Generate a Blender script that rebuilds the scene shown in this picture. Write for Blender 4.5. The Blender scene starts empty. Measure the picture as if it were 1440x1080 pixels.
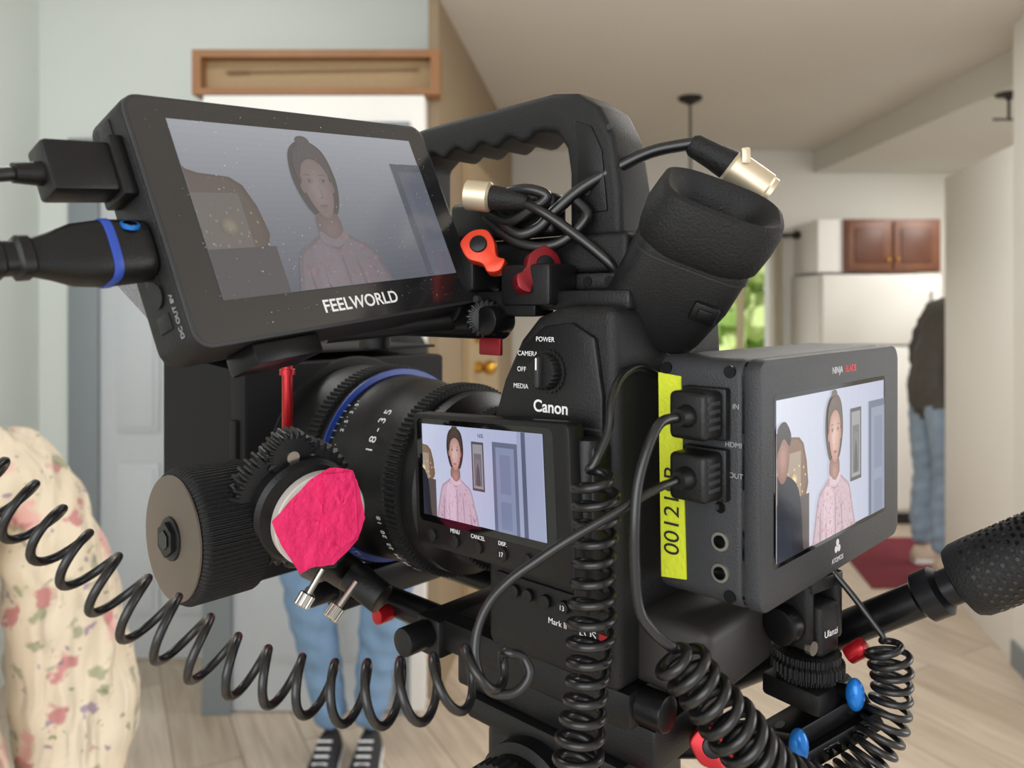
import bpy, bmesh, math, random
from mathutils import Vector, Matrix
random.seed(4)
H = 1.4                      # eye height of the phone that took the picture
sc = bpy.context.scene
col = sc.collection
V = Vector

# ------------------------------------------------------------------ materials
def lin(c):
    o = []
    for v in c[:3]:
        v = v / 255.0
        o.append(v / 12.92 if v <= 0.04045 else ((v + 0.055) / 1.055) ** 2.4)
    return (o[0], o[1], o[2], 1.0)

MC = {}
def mat(name, rgb, rough=0.5, metal=0.0, var=0.08, vscale=40, bump=0.0, bscale=400, emis=0.0, coat=0.0, spec=0.5):
    if name in MC: return MC[name]
    m = bpy.data.materials.new(name); m.use_nodes = True
    nt = m.node_tree; b = nt.nodes['Principled BSDF']
    c = lin(rgb)
    tc = nt.nodes.new('ShaderNodeTexCoord')
    if emis > 0:
        b.inputs['Base Color'].default_value = (0.01, 0.01, 0.01, 1)
        b.inputs['Emission Color'].default_value = c
        b.inputs['Emission Strength'].default_value = emis
    elif var > 0:
        n = nt.nodes.new('ShaderNodeTexNoise'); n.inputs['Scale'].default_value = vscale; n.inputs['Detail'].default_value = 4
        nt.links.new(tc.outputs['Object'], n.inputs['Vector'])
        mx = nt.nodes.new('ShaderNodeMix'); mx.data_type = 'RGBA'
        mx.inputs[6].default_value = tuple(v * (1 - var) for v in c[:3]) + (1,)
        mx.inputs[7].default_value = tuple(min(1, v * (1 + var)) for v in c[:3]) + (1,)
        nt.links.new(n.outputs[0], mx.inputs[0]); nt.links.new(mx.outputs[2], b.inputs['Base Color'])
    else:
        b.inputs['Base Color'].default_value = c
    b.inputs['Roughness'].default_value = rough; b.inputs['Metallic'].default_value = metal
    b.inputs['Coat Weight'].default_value = coat; b.inputs['Coat Roughness'].default_value = 0.05
    b.inputs['Specular IOR Level'].default_value = spec
    if bump > 0:
        n2 = nt.nodes.new('ShaderNodeTexNoise'); n2.inputs['Scale'].default_value = bscale; n2.inputs['Detail'].default_value = 3
        nt.links.new(tc.outputs['Object'], n2.inputs['Vector'])
        bp = nt.nodes.new('ShaderNodeBump'); bp.inputs['Strength'].default_value = bump; bp.inputs['Distance'].default_value = 0.002
        nt.links.new(n2.outputs[0], bp.inputs['Height']); nt.links.new(bp.outputs[0], b.inputs['Normal'])
    MC[name] = m; return m

def floral(name, base, emis=0.0, scale=14.0, amt=.75, rough=.2):
    if name in MC: return MC[name]
    m = bpy.data.materials.new(name); m.use_nodes = True
    nt = m.node_tree; b = nt.nodes['Principled BSDF']
    tc = nt.nodes.new('ShaderNodeTexCoord')
    wn = nt.nodes.new('ShaderNodeTexNoise'); wn.inputs['Scale'].default_value = scale * 2.6; wn.inputs['Detail'].default_value = 4
    nt.links.new(tc.outputs['Object'], wn.inputs['Vector'])
    add = nt.nodes.new('ShaderNodeMixRGB'); add.blend_type = 'ADD'; add.inputs[0].default_value = .8 / scale
    nt.links.new(tc.outputs['Object'], add.inputs[1]); nt.links.new(wn.outputs['Color'], add.inputs[2])
    prev = None
    cur = lin(base)
    specs = [((216, 150, 148), 0.19, 0.8), ((176, 76, 96), 0.18, 1.0), ((128, 138, 104), 0.19, 1.5), ((120, 96, 138), 0.12, 1.9), ((108, 122, 84), 0.12, 2.6)]
    for i, (c, th, sc_) in enumerate(specs):
        vo = nt.nodes.new('ShaderNodeTexVoronoi'); vo.inputs['Scale'].default_value = scale * sc_
        mp = nt.nodes.new('ShaderNodeMapping'); mp.inputs['Location'].default_value = (i * 3.1, i * 1.7, i * .9)
        nt.links.new(add.outputs[0], mp.inputs['Vector']); nt.links.new(mp.outputs[0], vo.inputs['Vector'])
        r = nt.nodes.new('ShaderNodeMapRange'); r.inputs[1].default_value = th; r.inputs[2].default_value = th * 1.5
        r.inputs[3].default_value = amt; r.inputs[4].default_value = 0
        nt.links.new(vo.outputs['Distance'], r.inputs[0])
        mx = nt.nodes.new('ShaderNodeMix'); mx.data_type = 'RGBA'
        nt.links.new(r.outputs[0], mx.inputs[0])
        if prev is None: mx.inputs[6].default_value = cur
        else: nt.links.new(prev, mx.inputs[6])
        mx.inputs[7].default_value = lin(c); prev = mx.outputs[2]
    if emis > 0:
        b.inputs['Base Color'].default_value = (0.01, 0.01, 0.01, 1)
        nt.links.new(prev, b.inputs['Emission Color']); b.inputs['Emission Strength'].default_value = emis
        b.inputs['Roughness'].default_value = rough
    else:
        nt.links.new(prev, b.inputs['Base Color']); b.inputs['Roughness'].default_value = 0.6
        b.inputs['Sheen Weight'].default_value = 0.2
        n2 = nt.nodes.new('ShaderNodeTexNoise'); n2.inputs['Scale'].default_value = 8; n2.inputs['Detail'].default_value = 1.5; n2.inputs['Distortion'].default_value = 1.0
        mp = nt.nodes.new('ShaderNodeMapping'); mp.inputs['Scale'].default_value = (2.0, 2.0, .45)
        nt.links.new(tc.outputs['Object'], mp.inputs['Vector']); nt.links.new(mp.outputs[0], n2.inputs['Vector'])
        bp = nt.nodes.new('ShaderNodeBump'); bp.inputs['Strength'].default_value = 1.0; bp.inputs['Distance'].default_value = 0.045
        nt.links.new(n2.outputs[0], bp.inputs['Height']); nt.links.new(bp.outputs[0], b.inputs['Normal'])
    MC[name] = m; return m

BLK = mat('black_plastic', (18, 18, 19), .52, bump=.25, bscale=1500, spec=.35)
BLK2 = mat('black_satin', (14, 14, 15), .42, bump=.1, bscale=900, spec=.35)
RUB = mat('black_rubber', (16, 16, 17), .6, bump=.3, bscale=900, spec=.35)
GRY = mat('dark_grey_plastic', (40, 40, 42), .5, bump=.2, bscale=1500)
REC = mat('recorder_shell', (46, 47, 50), .48, bump=.25, bscale=1600, spec=.4)
ANO = mat('black_anodised', (22, 22, 24), .32, metal=.6)
GLS = mat('black_glass', (8, 8, 9), .06, var=0, spec=.6)
GLS2 = mat('hazed_black_glass', (30, 30, 32), .14, var=.3, vscale=20, spec=.9)  # base colour lifted to paint in the reflected room haze
CAB = mat('cable_rubber', (17, 17, 18), .3, var=0, spec=.55)
WHT = mat('white_print', (225, 225, 225), .6, var=0)
GPR = mat('grey_print', (150, 150, 152), .6, var=0)
RED = mat('red_anodised', (165, 22, 30), .3, metal=.5)
ORG = mat('orange_red_anodised', (210, 60, 34), .35, metal=.4)
DRD = mat('dark_red_anodised', (120, 20, 30), .35, metal=.5)
BLU = mat('blue_anodised', (24, 112, 195), .28, metal=.3)
BLR = mat('blue_ring', (34, 66, 155), .4, var=0)
SIL = mat('silver_metal', (190, 186, 178), .28, metal=1)
CHP = mat('warm_reflection_silver', (208, 194, 168), .42, metal=.75)  # silver metal with a warm reflection put into its base colour
BRS = mat('brass', (205, 160, 70), .3, metal=1)
YEL = mat('yellow_green_tape', (196, 206, 40), .6, var=.06, vscale=200, bump=.3, bscale=500)
PNK = mat('pink_gaffer_tape', (232, 36, 104), .6, var=.12, vscale=120, bump=.8, bscale=160)
CRM = mat('cream_plastic', (188, 180, 173), .6)
BEI = mat('taupe_reflection_face', (96, 86, 76), .45, metal=.3)  # taupe tone paints in the reflection on the wheel face
BRN = mat('brown_grey_plastic', (46, 43, 42), .5)

# ------------------------------------------------------------------ geometry helpers
def frame(o, x, y):
    x = V(x).normalized(); y = V(y); z = x.cross(y).normalized(); y = z.cross(x)
    m = Matrix.Identity(4)
    for i, a in enumerate((x, y, z)):
        for j in range(3): m[j][i] = a[j] * .001
    m[0][3] = o[0] * .001; m[1][3] = o[1] * .001; m[2][3] = o[2] * .001 + H
    return m
WORLD = frame((0, 0, 0), (1, 0, 0), (0, 1, 0))
RIG = frame((-8, 415, -97), (.736, -.677, 0), (.677, .736, 0))

def bevel(bm, w, seg=2, ang=.6):
    if w <= 0: return
    es = [e for e in bm.edges if len(e.link_faces) == 2 and e.calc_face_angle(0) > ang]
    bmesh.ops.bevel(bm, geom=es, offset=w, segments=seg, profile=.5, affect='EDGES', clamp_overlap=True)

def rrect(x0, y0, x1, y1, r, n=6):
    pts = []
    for cx, cy, a0 in ((x1 - r, y1 - r, 0), (x0 + r, y1 - r, 90), (x0 + r, y0 + r, 180), (x1 - r, y0 + r, 270)):
        for i in range(n + 1):
            a = math.radians(a0 + 90 * i / n); pts.append((cx + r * math.cos(a), cy + r * math.sin(a)))
    return pts

def ell(cx, cy, rx, ry, n=28, rot=0):
    return [(cx + rx * math.cos(t) * math.cos(rot) - ry * math.sin(t) * math.sin(rot), cy + rx * math.cos(t) * math.sin(rot) + ry * math.sin(t) * math.cos(rot)) for t in [2 * math.pi * i / n for i in range(n)]]

def catmull(pts, n=12, closed=False):
    P = [V(p) for p in pts]; out = []; N = len(P)
    rng = range(N) if closed else range(N - 1)
    for i in rng:
        if closed: p0, p1, p2, p3 = P[(i - 1) % N], P[i], P[(i + 1) % N], P[(i + 2) % N]
        else: p0, p1, p2, p3 = P[max(i - 1, 0)], P[i], P[i + 1], P[min(i + 2, N - 1)]
        for k in range(n):
            t = k / n
            out.append(.5 * ((2 * p1) + (-p0 + p2) * t + (2 * p0 - 5 * p1 + 4 * p2 - p3) * t * t + (-p0 + 3 * p1 - 3 * p2 + p3) * t ** 3))
    if not closed: out.append(P[-1])
    return out

def blob(pts, n=6):
    return [(p.x, p.y) for p in catmull([(a, b, 0) for a, b in pts], n, True)]

def finish_mesh(me, m, sharp=35):
    me.materials.append(m)
    for p in me.polygons: p.use_smooth = True
    me.set_sharp_from_angle(angle=math.radians(sharp))

class Part:
    def __init__(s, name, m, F): s.name, s.m, s.F, s.bm = name, m, F, bmesh.new()
    def add(s, t, F=None):
        bmesh.ops.recalc_face_normals(t, faces=t.faces[:])
        t.transform(F if F is not None else s.F)
        me = bpy.data.meshes.new('t'); t.to_mesh(me); t.free(); s.bm.from_mesh(me); bpy.data.meshes.remove(me); return s
    def box(s, x0, x1, y0, y1, z0, z1, b=0, seg=2, F=None):
        t = bmesh.new(); bmesh.ops.create_cube(t, size=1)
        t.transform(Matrix.Translation(((x0 + x1) / 2, (y0 + y1) / 2, (z0 + z1) / 2)) @ Matrix.Diagonal((abs(x1 - x0), abs(y1 - y0), abs(z1 - z0), 1)))
        bevel(t, b, seg); return s.add(t, F)
    def cyl(s, p0, p1, r0, r1=None, seg=32, b=0, F=None):
        p0, p1 = V(p0), V(p1); d = p1 - p0
        t = bmesh.new(); bmesh.ops.create_cone(t, cap_ends=True, segments=seg, radius1=r0, radius2=r0 if r1 is None else r1, depth=d.length)
        if b: bevel(t, b, 2, .9)
        t.transform(Matrix.Translation((p0 + p1) / 2) @ d.to_track_quat('Z', 'Y').to_matrix().to_4x4()); return s.add(t, F)
    def sph(s, c, r, sx=1, sy=1, sz=1, F=None, seg=24):
        t = bmesh.new(); bmesh.ops.create_uvsphere(t, u_segments=seg, v_segments=seg // 2, radius=r)
        t.transform(Matrix.Translation(c) @ Matrix.Diagonal((sx, sy, sz, 1))); return s.add(t, F)
    def lathe(s, p0, p1, prof, seg=64, teeth=0, tooth=0.0, F=None):
        p0, p1 = V(p0), V(p1); d = (p1 - p0).normalized(); q = d.to_track_quat('Z', 'Y').to_matrix().to_4x4()
        if teeth: seg = teeth * 4
        t = bmesh.new(); rings = []
        for (h, r) in prof:
            ring = []
            for i in range(seg):
                rr = r
                if teeth and (i % 4) in (0, 1): rr = r - tooth
                a = 2 * math.pi * i / seg; ring.append(t.verts.new((rr * math.cos(a), rr * math.sin(a), h)))
            rings.append(ring)
        for a, b_ in zip(rings[:-1], rings[1:]):
            for i in range(seg): t.faces.new((a[i], a[(i + 1) % seg], b_[(i + 1) % seg], b_[i]))
        t.faces.new(list(reversed(rings[0]))); t.faces.new(rings[-1])
        t.transform(Matrix.Translation(p0) @ q); return s.add(t, F)
    def ext(s, pts, ax, lo, hi, b=0, seg=2, F=None, ang=.6):
        f = {'z': lambda a, c, h: (a, c, h), 'y': lambda a, c, h: (a, h, c), 'x': lambda a, c, h: (h, a, c)}[ax]
        t = bmesh.new(); A = [t.verts.new(f(p[0], p[1], lo)) for p in pts]; B = [t.verts.new(f(p[0], p[1], hi)) for p in pts]
        t.faces.new(A); t.faces.new(list(reversed(B))); n = len(pts)
        for i in range(n): t.faces.new((A[i], B[i], B[(i + 1) % n], A[(i + 1) % n]))
        bmesh.ops.recalc_face_normals(t, faces=t.faces[:]); bevel(t, b, seg, ang); return s.add(t, F)
    def flat(s, pts, z, F=None):
        t = bmesh.new(); t.faces.new([t.verts.new((a, b, z)) for a, b in pts])
        bmesh.ops.recalc_face_normals(t, faces=t.faces[:]); t.transform(F if F is not None else s.F)
        me = bpy.data.meshes.new('t'); t.to_mesh(me); t.free(); s.bm.from_mesh(me); bpy.data.meshes.remove(me); return s
    def loft(s, rings, p=3.0, n=40, F=None, cap=True):
        t = bmesh.new(); R = []
        for (z, cx, cy, rx, ry) in rings:
            ring = []
            for i in range(n):
                a = 2 * math.pi * i / n; c, d = math.cos(a), math.sin(a)
                ring.append(t.verts.new((cx + rx * math.copysign(abs(c) ** (2 / p), c), cy + ry * math.copysign(abs(d) ** (2 / p), d), z)))
            R.append(ring)
        for a, b_ in zip(R[:-1], R[1:]):
            for i in range(n): t.faces.new((a[i], a[(i + 1) % n], b_[(i + 1) % n], b_[i]))
        if cap: t.faces.new(list(reversed(R[0]))); t.faces.new(R[-1])
        return s.add(t, F)

class Thing:
    def __init__(s, name, loc, F=None, metres=False):
        s.e = bpy.data.objects.new(name, None); s.e.empty_display_size = .05; col.objects.link(s.e)
        s.loc = V(loc) if metres else V((loc[0] * .001, loc[1] * .001, loc[2] * .001 + H))
        s.e.location = s.loc; s.F = F if F is not None else WORLD; s.parts = []
    def own(s, o):
        o.parent = s.e; o.matrix_parent_inverse = Matrix.Translation(-s.loc)
    def part(s, name, m, F=None):
        p = Part(name, m, F if F is not None else s.F); s.parts.append(p); return p
    def text(s, name, body, x, y, z, size, m, F=None, align='CENTER', bold=0, rot=0):
        c = bpy.data.curves.new(name, 'FONT'); c.body = body; c.size = size; c.align_x = align; c.align_y = 'CENTER'; c.extrude = .04; c.offset = bold
        c.materials.append(m); o = bpy.data.objects.new(name, c); col.objects.link(o); s.own(o)
        o.matrix_basis = (F if F is not None else s.F) @ Matrix.Translation((x, y, z)) @ Matrix.Rotation(rot, 4, 'Z'); return o
    def tube(s, name, m, pts, r, smooth=True, F=None, n=10):
        F = F if F is not None else s.F
        P = catmull(pts, n) if smooth else [V(p) for p in pts]
        c = bpy.data.curves.new(name, 'CURVE'); c.dimensions = '3D'; c.bevel_depth = r * .001; c.bevel_resolution = 5; c.use_fill_caps = True
        sp = c.splines.new('POLY'); sp.points.add(len(P) - 1)
        for i, p in enumerate(P):
            q = F @ p; sp.points[i].co = (q.x, q.y, q.z, 1)
        sp.use_smooth = True
        c.materials.append(m); o = bpy.data.objects.new(name, c); col.objects.link(o); s.own(o); return o
    def coil(s, name, m, pts, R, r, turns, F=None, jitter=.12, phase=0, lead0=None, lead1=None):
        P = catmull(pts, 30)
        L = [0]
        for a, b in zip(P[:-1], P[1:]): L.append(L[-1] + (b - a).length)
        tot = L[-1]; N = int(turns * 26); out = []; j = 0
        t0 = (P[1] - P[0]).normalized(); nrm = t0.orthogonal().normalized()
        for i in range(N + 1):
            d = tot * i / N
            while j < len(L) - 2 and L[j + 1] < d: j += 1
            f = (d - L[j]) / max(1e-6, L[j + 1] - L[j]); c = P[j].lerp(P[j + 1], f)
            tg = (P[j + 1] - P[j]).normalized(); nrm = (nrm - tg * nrm.dot(tg)).normalized(); bi = tg.cross(nrm)
            a = phase + 2 * math.pi * turns * i / N + .35 * math.sin(i * .021)
            rr = R * (1 + jitter * math.sin(i * .037 + phase) * .7)
            e = min(1, i / 20, (N - i) / 20)
            rr *= e
            out.append(c + nrm * math.cos(a) * rr + bi * math.sin(a) * rr)
        if lead0: out = catmull(lead0, 10)[:-1] + out
        if lead1: out = out + catmull(lead1, 10)[1:]
        for _ in range(2):
            out = [out[0]] + [(out[i - 1] + out[i] * 2 + out[i + 1]) / 4 for i in range(1, len(out) - 1)] + [out[-1]]
        return s.tube(name, m, out, r, smooth=False, F=F)
    def done(s):
        for p in s.parts:
            me = bpy.data.meshes.new(p.name); p.bm.to_mesh(me); p.bm.free(); finish_mesh(me, p.m)
            o = bpy.data.objects.new(p.name, me); col.objects.link(o); s.own(o)

def rpoly(name, m, pts, z0, z1, b=0):
    p = Part(name, m, Matrix.Identity(4)); p.ext(pts, 'z', z0, z1, b)
    me = bpy.data.meshes.new(name); p.bm.to_mesh(me); p.bm.free(); finish_mesh(me, m, 30)
    o = bpy.data.objects.new(name, me); col.objects.link(o); return o
def rbox(name, m, x0, x1, y0, y1, z0, z1, b=0):
    return rpoly(name, m, [(x0, y0), (x1, y0), (x1, y1), (x0, y1)], z0, z1, b)
I4 = Matrix.Identity(4)

# ------------------------------------------------------------------ ROOM
MW = mat('wall_paint', (214, 220, 215), .8, var=.02, vscale=3, bump=.1, bscale=200)
MWB = mat('wall_paint_warm', (210, 208, 200), .8, var=.02, vscale=3)
MWH = mat('white_gloss_paint', (232, 230, 225), .55, var=.02, vscale=3)
MCE = mat('ceiling_paint', (212, 207, 200), .9, var=.03, vscale=2, bump=.15, bscale=120)
MTAN = mat('tan_wall', (142, 124, 99), .7, var=.06, vscale=3)
MDOOR = mat('door_paint', (194, 199, 203), .5, var=.02, vscale=3)
MCAS = mat('casing_grey', (130, 138, 142), .5, var=.03, vscale=3)
MOAK = mat('oak_frame', (142, 98, 60), .5, var=.2, vscale=12)
MTANP = mat('straw_back', (160, 134, 98), .7, var=.12, vscale=60)
MCHR = mat('cherry_cabinet', (112, 70, 48), .45, var=.3, vscale=9)
MRUG = mat('red_rug', (112, 36, 48), .95, var=.2, vscale=60, bump=.6, bscale=300)
MDRK = mat('dark_metal', (40, 34, 30), .5, metal=.4)

def floor_mat():
    m = bpy.data.materials.new('laminate_floor'); m.use_nodes = True; nt = m.node_tree; b = nt.nodes['Principled BSDF']
    tc = nt.nodes.new('ShaderNodeTexCoord'); mp = nt.nodes.new('ShaderNodeMapping'); mp.inputs['Rotation'].default_value = (0, 0, math.radians(62))
    nt.links.new(tc.outputs['Object'], mp.inputs['Vector'])
    br = nt.nodes.new('ShaderNodeTexBrick'); br.inputs['Scale'].default_value = 1; br.inputs['Brick Width'].default_value = 1.25; br.inputs['Row Height'].default_value = .19
    br.inputs['Mortar Size'].default_value = .0025; br.inputs['Color1'].default_value = lin((208, 194, 177)); br.inputs['Color2'].default_value = lin((190, 175, 157)); br.inputs['Mortar'].default_value = lin((140, 125, 109))
    nt.links.new(mp.outputs[0], br.inputs['Vector'])
    m2 = nt.nodes.new('ShaderNodeMapping'); m2.inputs['Scale'].default_value = (1.2, 16, 1); nt.links.new(mp.outputs[0], m2.inputs['Vector'])
    n = nt.nodes.new('ShaderNodeTexNoise'); n.inputs['Scale'].default_value = 2.5; n.inputs['Detail'].default_value = 6; n.inputs['Distortion'].default_value = .6; nt.links.new(m2.outputs[0], n.inputs['Vector'])
    cr = nt.nodes.new('ShaderNodeValToRGB'); cr.color_ramp.elements[0].position = .3; cr.color_ramp.elements[0].color = (.74, .69, .64, 1); cr.color_ramp.elements[1].position = .65; cr.color_ramp.elements[1].color = (1, 1, 1, 1)
    nt.links.new(n.outputs[0], cr.inputs[0])
    mx = nt.nodes.new('ShaderNodeMixRGB'); mx.blend_type = 'MULTIPLY'; mx.inputs[0].default_value = 1
    nt.links.new(br.outputs[0], mx.inputs[1]); nt.links.new(cr.outputs[0], mx.inputs[2]); nt.links.new(mx.outputs[0], b.inputs['Base Color'])
    b.inputs['Roughness'].default_value = .38
    return m
MFL = floor_mat()

rbox('floor', MFL, -2.1, 4.2, -1.6, 5.6, -.05, 0)
rbox('ceiling', MCE, -.30, 4.2, -1.6, 5.6, 2.5, 2.9)
rbox('ceiling_hall', MCE, -2.1, -.30, -1.6, 5.6, 2.8, 2.9)
rbox('wall_left', MW, -2.0, -1.878, -1.6, 3.17, 0, 2.8)
rbox('wall_hall', MW, -1.878, -.30, 3.05, 3.17, 0, 2.8)
rbox('wall_closet', MWH, -1.067, -.302, 2.65, 3.05, 0, 2.127, .004)
rpoly('wall_entry', MTAN, [(-.262, 2.74), (0, 4.95), (0, 5.45), (-.12, 5.45), (-.12, 4.96), (-.299, 3.17), (-.299, 2.74)], 0, 2.499)
WX0, WX1, WZ0, WZ1 = 1.17, 1.83, .75, 1.82
bw = Thing('wall_back', (2, 5.5, 0), I4, True)
p = bw.part('wall_panels', MWB)
p.box(-.12, WX0, 5.45, 5.57, 0, 2.5).box(WX1, 4.1, 5.45, 5.57, 0, 2.5).box(WX0, WX1, 5.45, 5.57, 0, WZ0).box(WX0, WX1, 5.45, 5.57, WZ1, 2.5)
bw.done()
rbox('wall_right', MWB, 4.1, 4.2, 2.2, 5.57, 0, 2.5)
rbox('soffit_kitchen', MWB, 2.14, 4.099, 2.2, 5.449, 2.34, 2.4995)
rpoly('wall_partition', MWH, [(2.13, 3.78), (1.958, 3.0), (2.09, 2.97), (2.26, 3.78)], 0, 2.03, .004)
rpoly('wall_near_right', MWH, [(1.958, 3.0), (1.74, 2.0), (1.87, 1.97), (2.09, 2.97)], 0, 2.5)
rpoly('baseboard_right', MCAS, [(1.957, 2.995), (1.738, 2.0), (1.726, 2.0), (1.944, 2.995)], 0, .1)
rbox('baseboard_hall', MCAS, -1.878, -1.77, 3.035, 3.05, 0, .1)
rbox('baseboard_back', MCAS, .0, 1.95, 5.435, 5.45, 0, .1)

w = Thing('window_1', (1.5, 5.45, 1.3), I4, True)
p = w.part('frame', MWH)
p.box(WX0 - .06, WX0 + .02, 5.42, 5.5, WZ0 - .06, WZ1 + .05).box(WX1 - .02, WX1 + .06, 5.42, 5.5, WZ0 - .06, WZ1 + .05)
p.box(WX0, WX1, 5.42, 5.5, WZ1 - .02, WZ1 + .05).box(WX0, WX1, 5.42, 5.5, WZ0 - .06, WZ0 + .02)
w.done()
cr_ = Thing('curtain_rod', (1.5, 5.33, 1.89), I4, True)
p = cr_.part('rod', MDRK); p.cyl((.95, 5.34, 1.892), (1.955, 5.34, 1.892), .012).sph((1.98, 5.34, 1.892), .03).sph((.93, 5.34, 1.892), .03)
p.cyl((1.93, 5.34, 1.892), (1.93, 5.45, 1.892), .009).cyl((1.02, 5.34, 1.892), (1.02, 5.45, 1.892), .009)
cr_.done()
def curtain(x0, x1):
    c = Thing('curtain', ((x0 + x1) / 2, 5.38, 1.3), I4, True); p = c.part('cloth', mat('sheer_curtain', (226, 220, 200), .9, var=.04, vscale=8))
    n = 60; front = [(x0 + (x1 - x0) * i / n, 5.385 + .015 * math.sin(i * .9)) for i in range(n + 1)]
    back = [(a, b + .004) for a, b in reversed(front)]
    p.ext(front + back, 'z', .3, 1.875); c.done()
curtain(1.0, 1.24); curtain(1.83, 1.89)

tr = Thing('garden_trees', (1.6, 9, 1), I4, True)
TG = [mat('foliage_a', (140, 170, 86), .9, var=.4, vscale=9), mat('foliage_b', (196, 212, 140), .9, var=.35, vscale=12), mat('bark', (136, 120, 96), .9)]
pa, pb, pc = tr.part('foliage_dark', TG[0]), tr.part('foliage_light', TG[1]), tr.part('trunks', TG[2])
for i in range(220):
    pp = (pa, pb, pb)[i % 3]; t = bmesh.new(); bmesh.ops.create_icosphere(t, subdivisions=2, radius=random.uniform(.12, .36))
    for v in t.verts: v.co *= random.uniform(.65, 1.3)
    t.transform(Matrix.Translation((random.uniform(.9, 4.4), random.uniform(8.8, 10), random.uniform(-.2, 3.0)))); pp.add(t)
for x in (1.9, 2.5, 2.9): pc.cyl((x, 8.5, -.3), (x + .1, 8.6, 3.6), .05, .03)
tr.done()
rbox('garden_ground', mat('grass', (150, 168, 100), .95, var=.3, vscale=5), -1, 7, 5.7, 11, -.4, -.3)

def panel_door(name, x0, x1, y, zt, casing, cas_l, cas_r):
    d = Thing(name, ((x0 + x1) / 2, y, 1), I4, True)
    s_ = d.part('slab', MDOOR); s_.box(x0, x1, y - .012, y, .01, zt, .002)
    wd = x1 - x0; pl = d.part('panels', MDOOR)
    for (a, b_) in ((.13, .45), (.55, .87)):
        for (z0, z1) in ((.18, .78), (.9, 1.5), (1.6, zt - .12)):
            xa, xb = x0 + wd * a, x0 + wd * b_
            pl.box(xa, xb, y - .022, y - .010, z0, z1, .006)
            pl.box(xa + .02, xb - .02, y - .028, y - .018, z0 + .02, z1 - .02, .005)
    c = d.part('casing', casing)
    c.box(x0 - cas_l, x0, y - .028, y, 0, zt + .08, .003).box(x1, x1 + cas_r, y - .028, y, 0, zt + .08, .003).box(x0 - .0, x1 + .0, y - .028, y, zt, zt + .08, .003)
    k = d.part('knob', BRS); k.cyl((x1 - .06, y - .06, .95), (x1 - .06, y, .95), .01).sph((x1 - .06, y - .07, .95), .026)
    d.done()
panel_door('door_1', -1.63, -1.10, 3.05, 1.98, MCAS, .12, .02)
panel_door('door_2', -.96, -.40, 2.65, 1.95, MCAS, .10, .05)
wd_ = V((.262, 2.21, 0)).normalized(); wn_ = V((wd_.y, -wd_.x, 0))
def onw(t, off, z): q = V((-.272, 2.655, 0)) + wd_ * t + wn_ * off; return V((q.x, q.y, z))
d3 = Thing('door_3', onw(1.0, 0, 1), I4, True)
p = d3.part('slab', mat('stained_door', (166, 144, 110), .5, var=.08, vscale=5))
a, b_, c_, d_ = onw(.55, 0.001, 0), onw(1.45, 0.001, 0), onw(1.45, .03, 0), onw(.55, .03, 0)
p.ext([(q.x, q.y) for q in (a, b_, c_, d_)], 'z', .01, 2.03)
p = d3.part('deadbolt', BRS); p.cyl(onw(.72, .03, 1.27), onw(.72, .05, 1.27), .032).cyl(onw(.72, .03, 1.13), onw(.72, .06, 1.13), .025).sph(onw(.72, .09, 1.13), .032)
d3.done()

sb = Thing('wooden_display_case', (-.68, 2.69, 2.2), I4, True)
x0, x1, z0, z1 = -1.105, -.25, 2.13, 2.285
p = sb.part('frame', MOAK); p.box(x0, x1, 2.65, 2.73, z0, z0 + .022).box(x0, x1, 2.65, 2.73, z1 - .026, z1).box(x0, x0 + .03, 2.65, 2.73, z0 + .022, z1 - .026).box(x1 - .03, x1, 2.65, 2.73, z0 + .022, z1 - .026)
sb.part('backing', MTANP).box(x0 + .03, x1 - .03, 2.70, 2.725, z0 + .022, z1 - .026)
p = sb.part('thin_cane', mat('old_wood', (124, 98, 70), .6)); p.cyl((-1.0, 2.69, 2.218), (-.33, 2.69, 2.228), .003).cyl((-1.0, 2.69, 2.218), (-.92, 2.69, 2.2195), .006)
sb.done()

pl = Thing('pendant_lamp', (.94, 4.05, 2.2), I4, True)
pl.part('canopy', MDRK).lathe((.94, 4.05, 2.499), (.94, 4.05, 2.3), [(0, .062), (.015, .06), (.03, .03), (.04, .01)], 32).cyl((.94, 4.05, 1.88), (.94, 4.05, 2.47), .006)
pl.part('shade', MWH).lathe((.94, 4.05, 1.9), (.94, 4.05, 1.7), [(0, .03), (.03, .07), (.1, .1), (.14, .1)], 32)
pl.done()
pl = Thing('ceiling_spotlight', (2.2, 3.4, 2.3), I4, True)
p = pl.part('canopy', MDRK); p.lathe((2.2, 3.4, 2.339), (2.2, 3.4, 2.2), [(0, .055), (.010, .05), (.016, .02), (.03, .008)], 32).cyl((2.2, 3.4, 2.22), (2.2, 3.4, 2.32), .006)
p.cyl((2.13, 3.4, 2.225), (2.27, 3.4, 2.225), .005)
pl.done()

fr = Thing('refrigerator', (2.35, 5.1, .8), I4, True)
MFR = mat('appliance_white', (226, 224, 217), .4, var=.02, vscale=3)
p = fr.part('cabinet', MFR); p.box(1.97, 2.74, 4.95, 5.42, .06, 1.6, .01)
p = fr.part('doors', MFR); p.box(1.975, 2.735, 4.88, 4.945, 1.15, 1.6, .015).box(1.975, 2.735, 4.88, 4.945, .1, 1.14, .015)
fr.part('grille', MDRK).box(1.99, 2.72, 4.93, 5.38, .0, .06)
p = fr.part('handles', MWH); p.box(2.66, 2.69, 4.85, 4.88, 1.2, 1.5, .008).box(2.66, 2.69, 4.85, 4.88, .7, 1.1, .008)
fr.done()
kc = Thing('kitchen_cabinet', (2.45, 5.2, 1.8), I4, True)
kc.part('carcass', MWH).box(2.0, 2.79, 5.02, 5.45, 1.62, 1.965, .003)
p = kc.part('door_frames', MCHR)
p.box(2.16, 2.79, 5.0, 5.02, 1.62, 1.965, .002)
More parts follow.
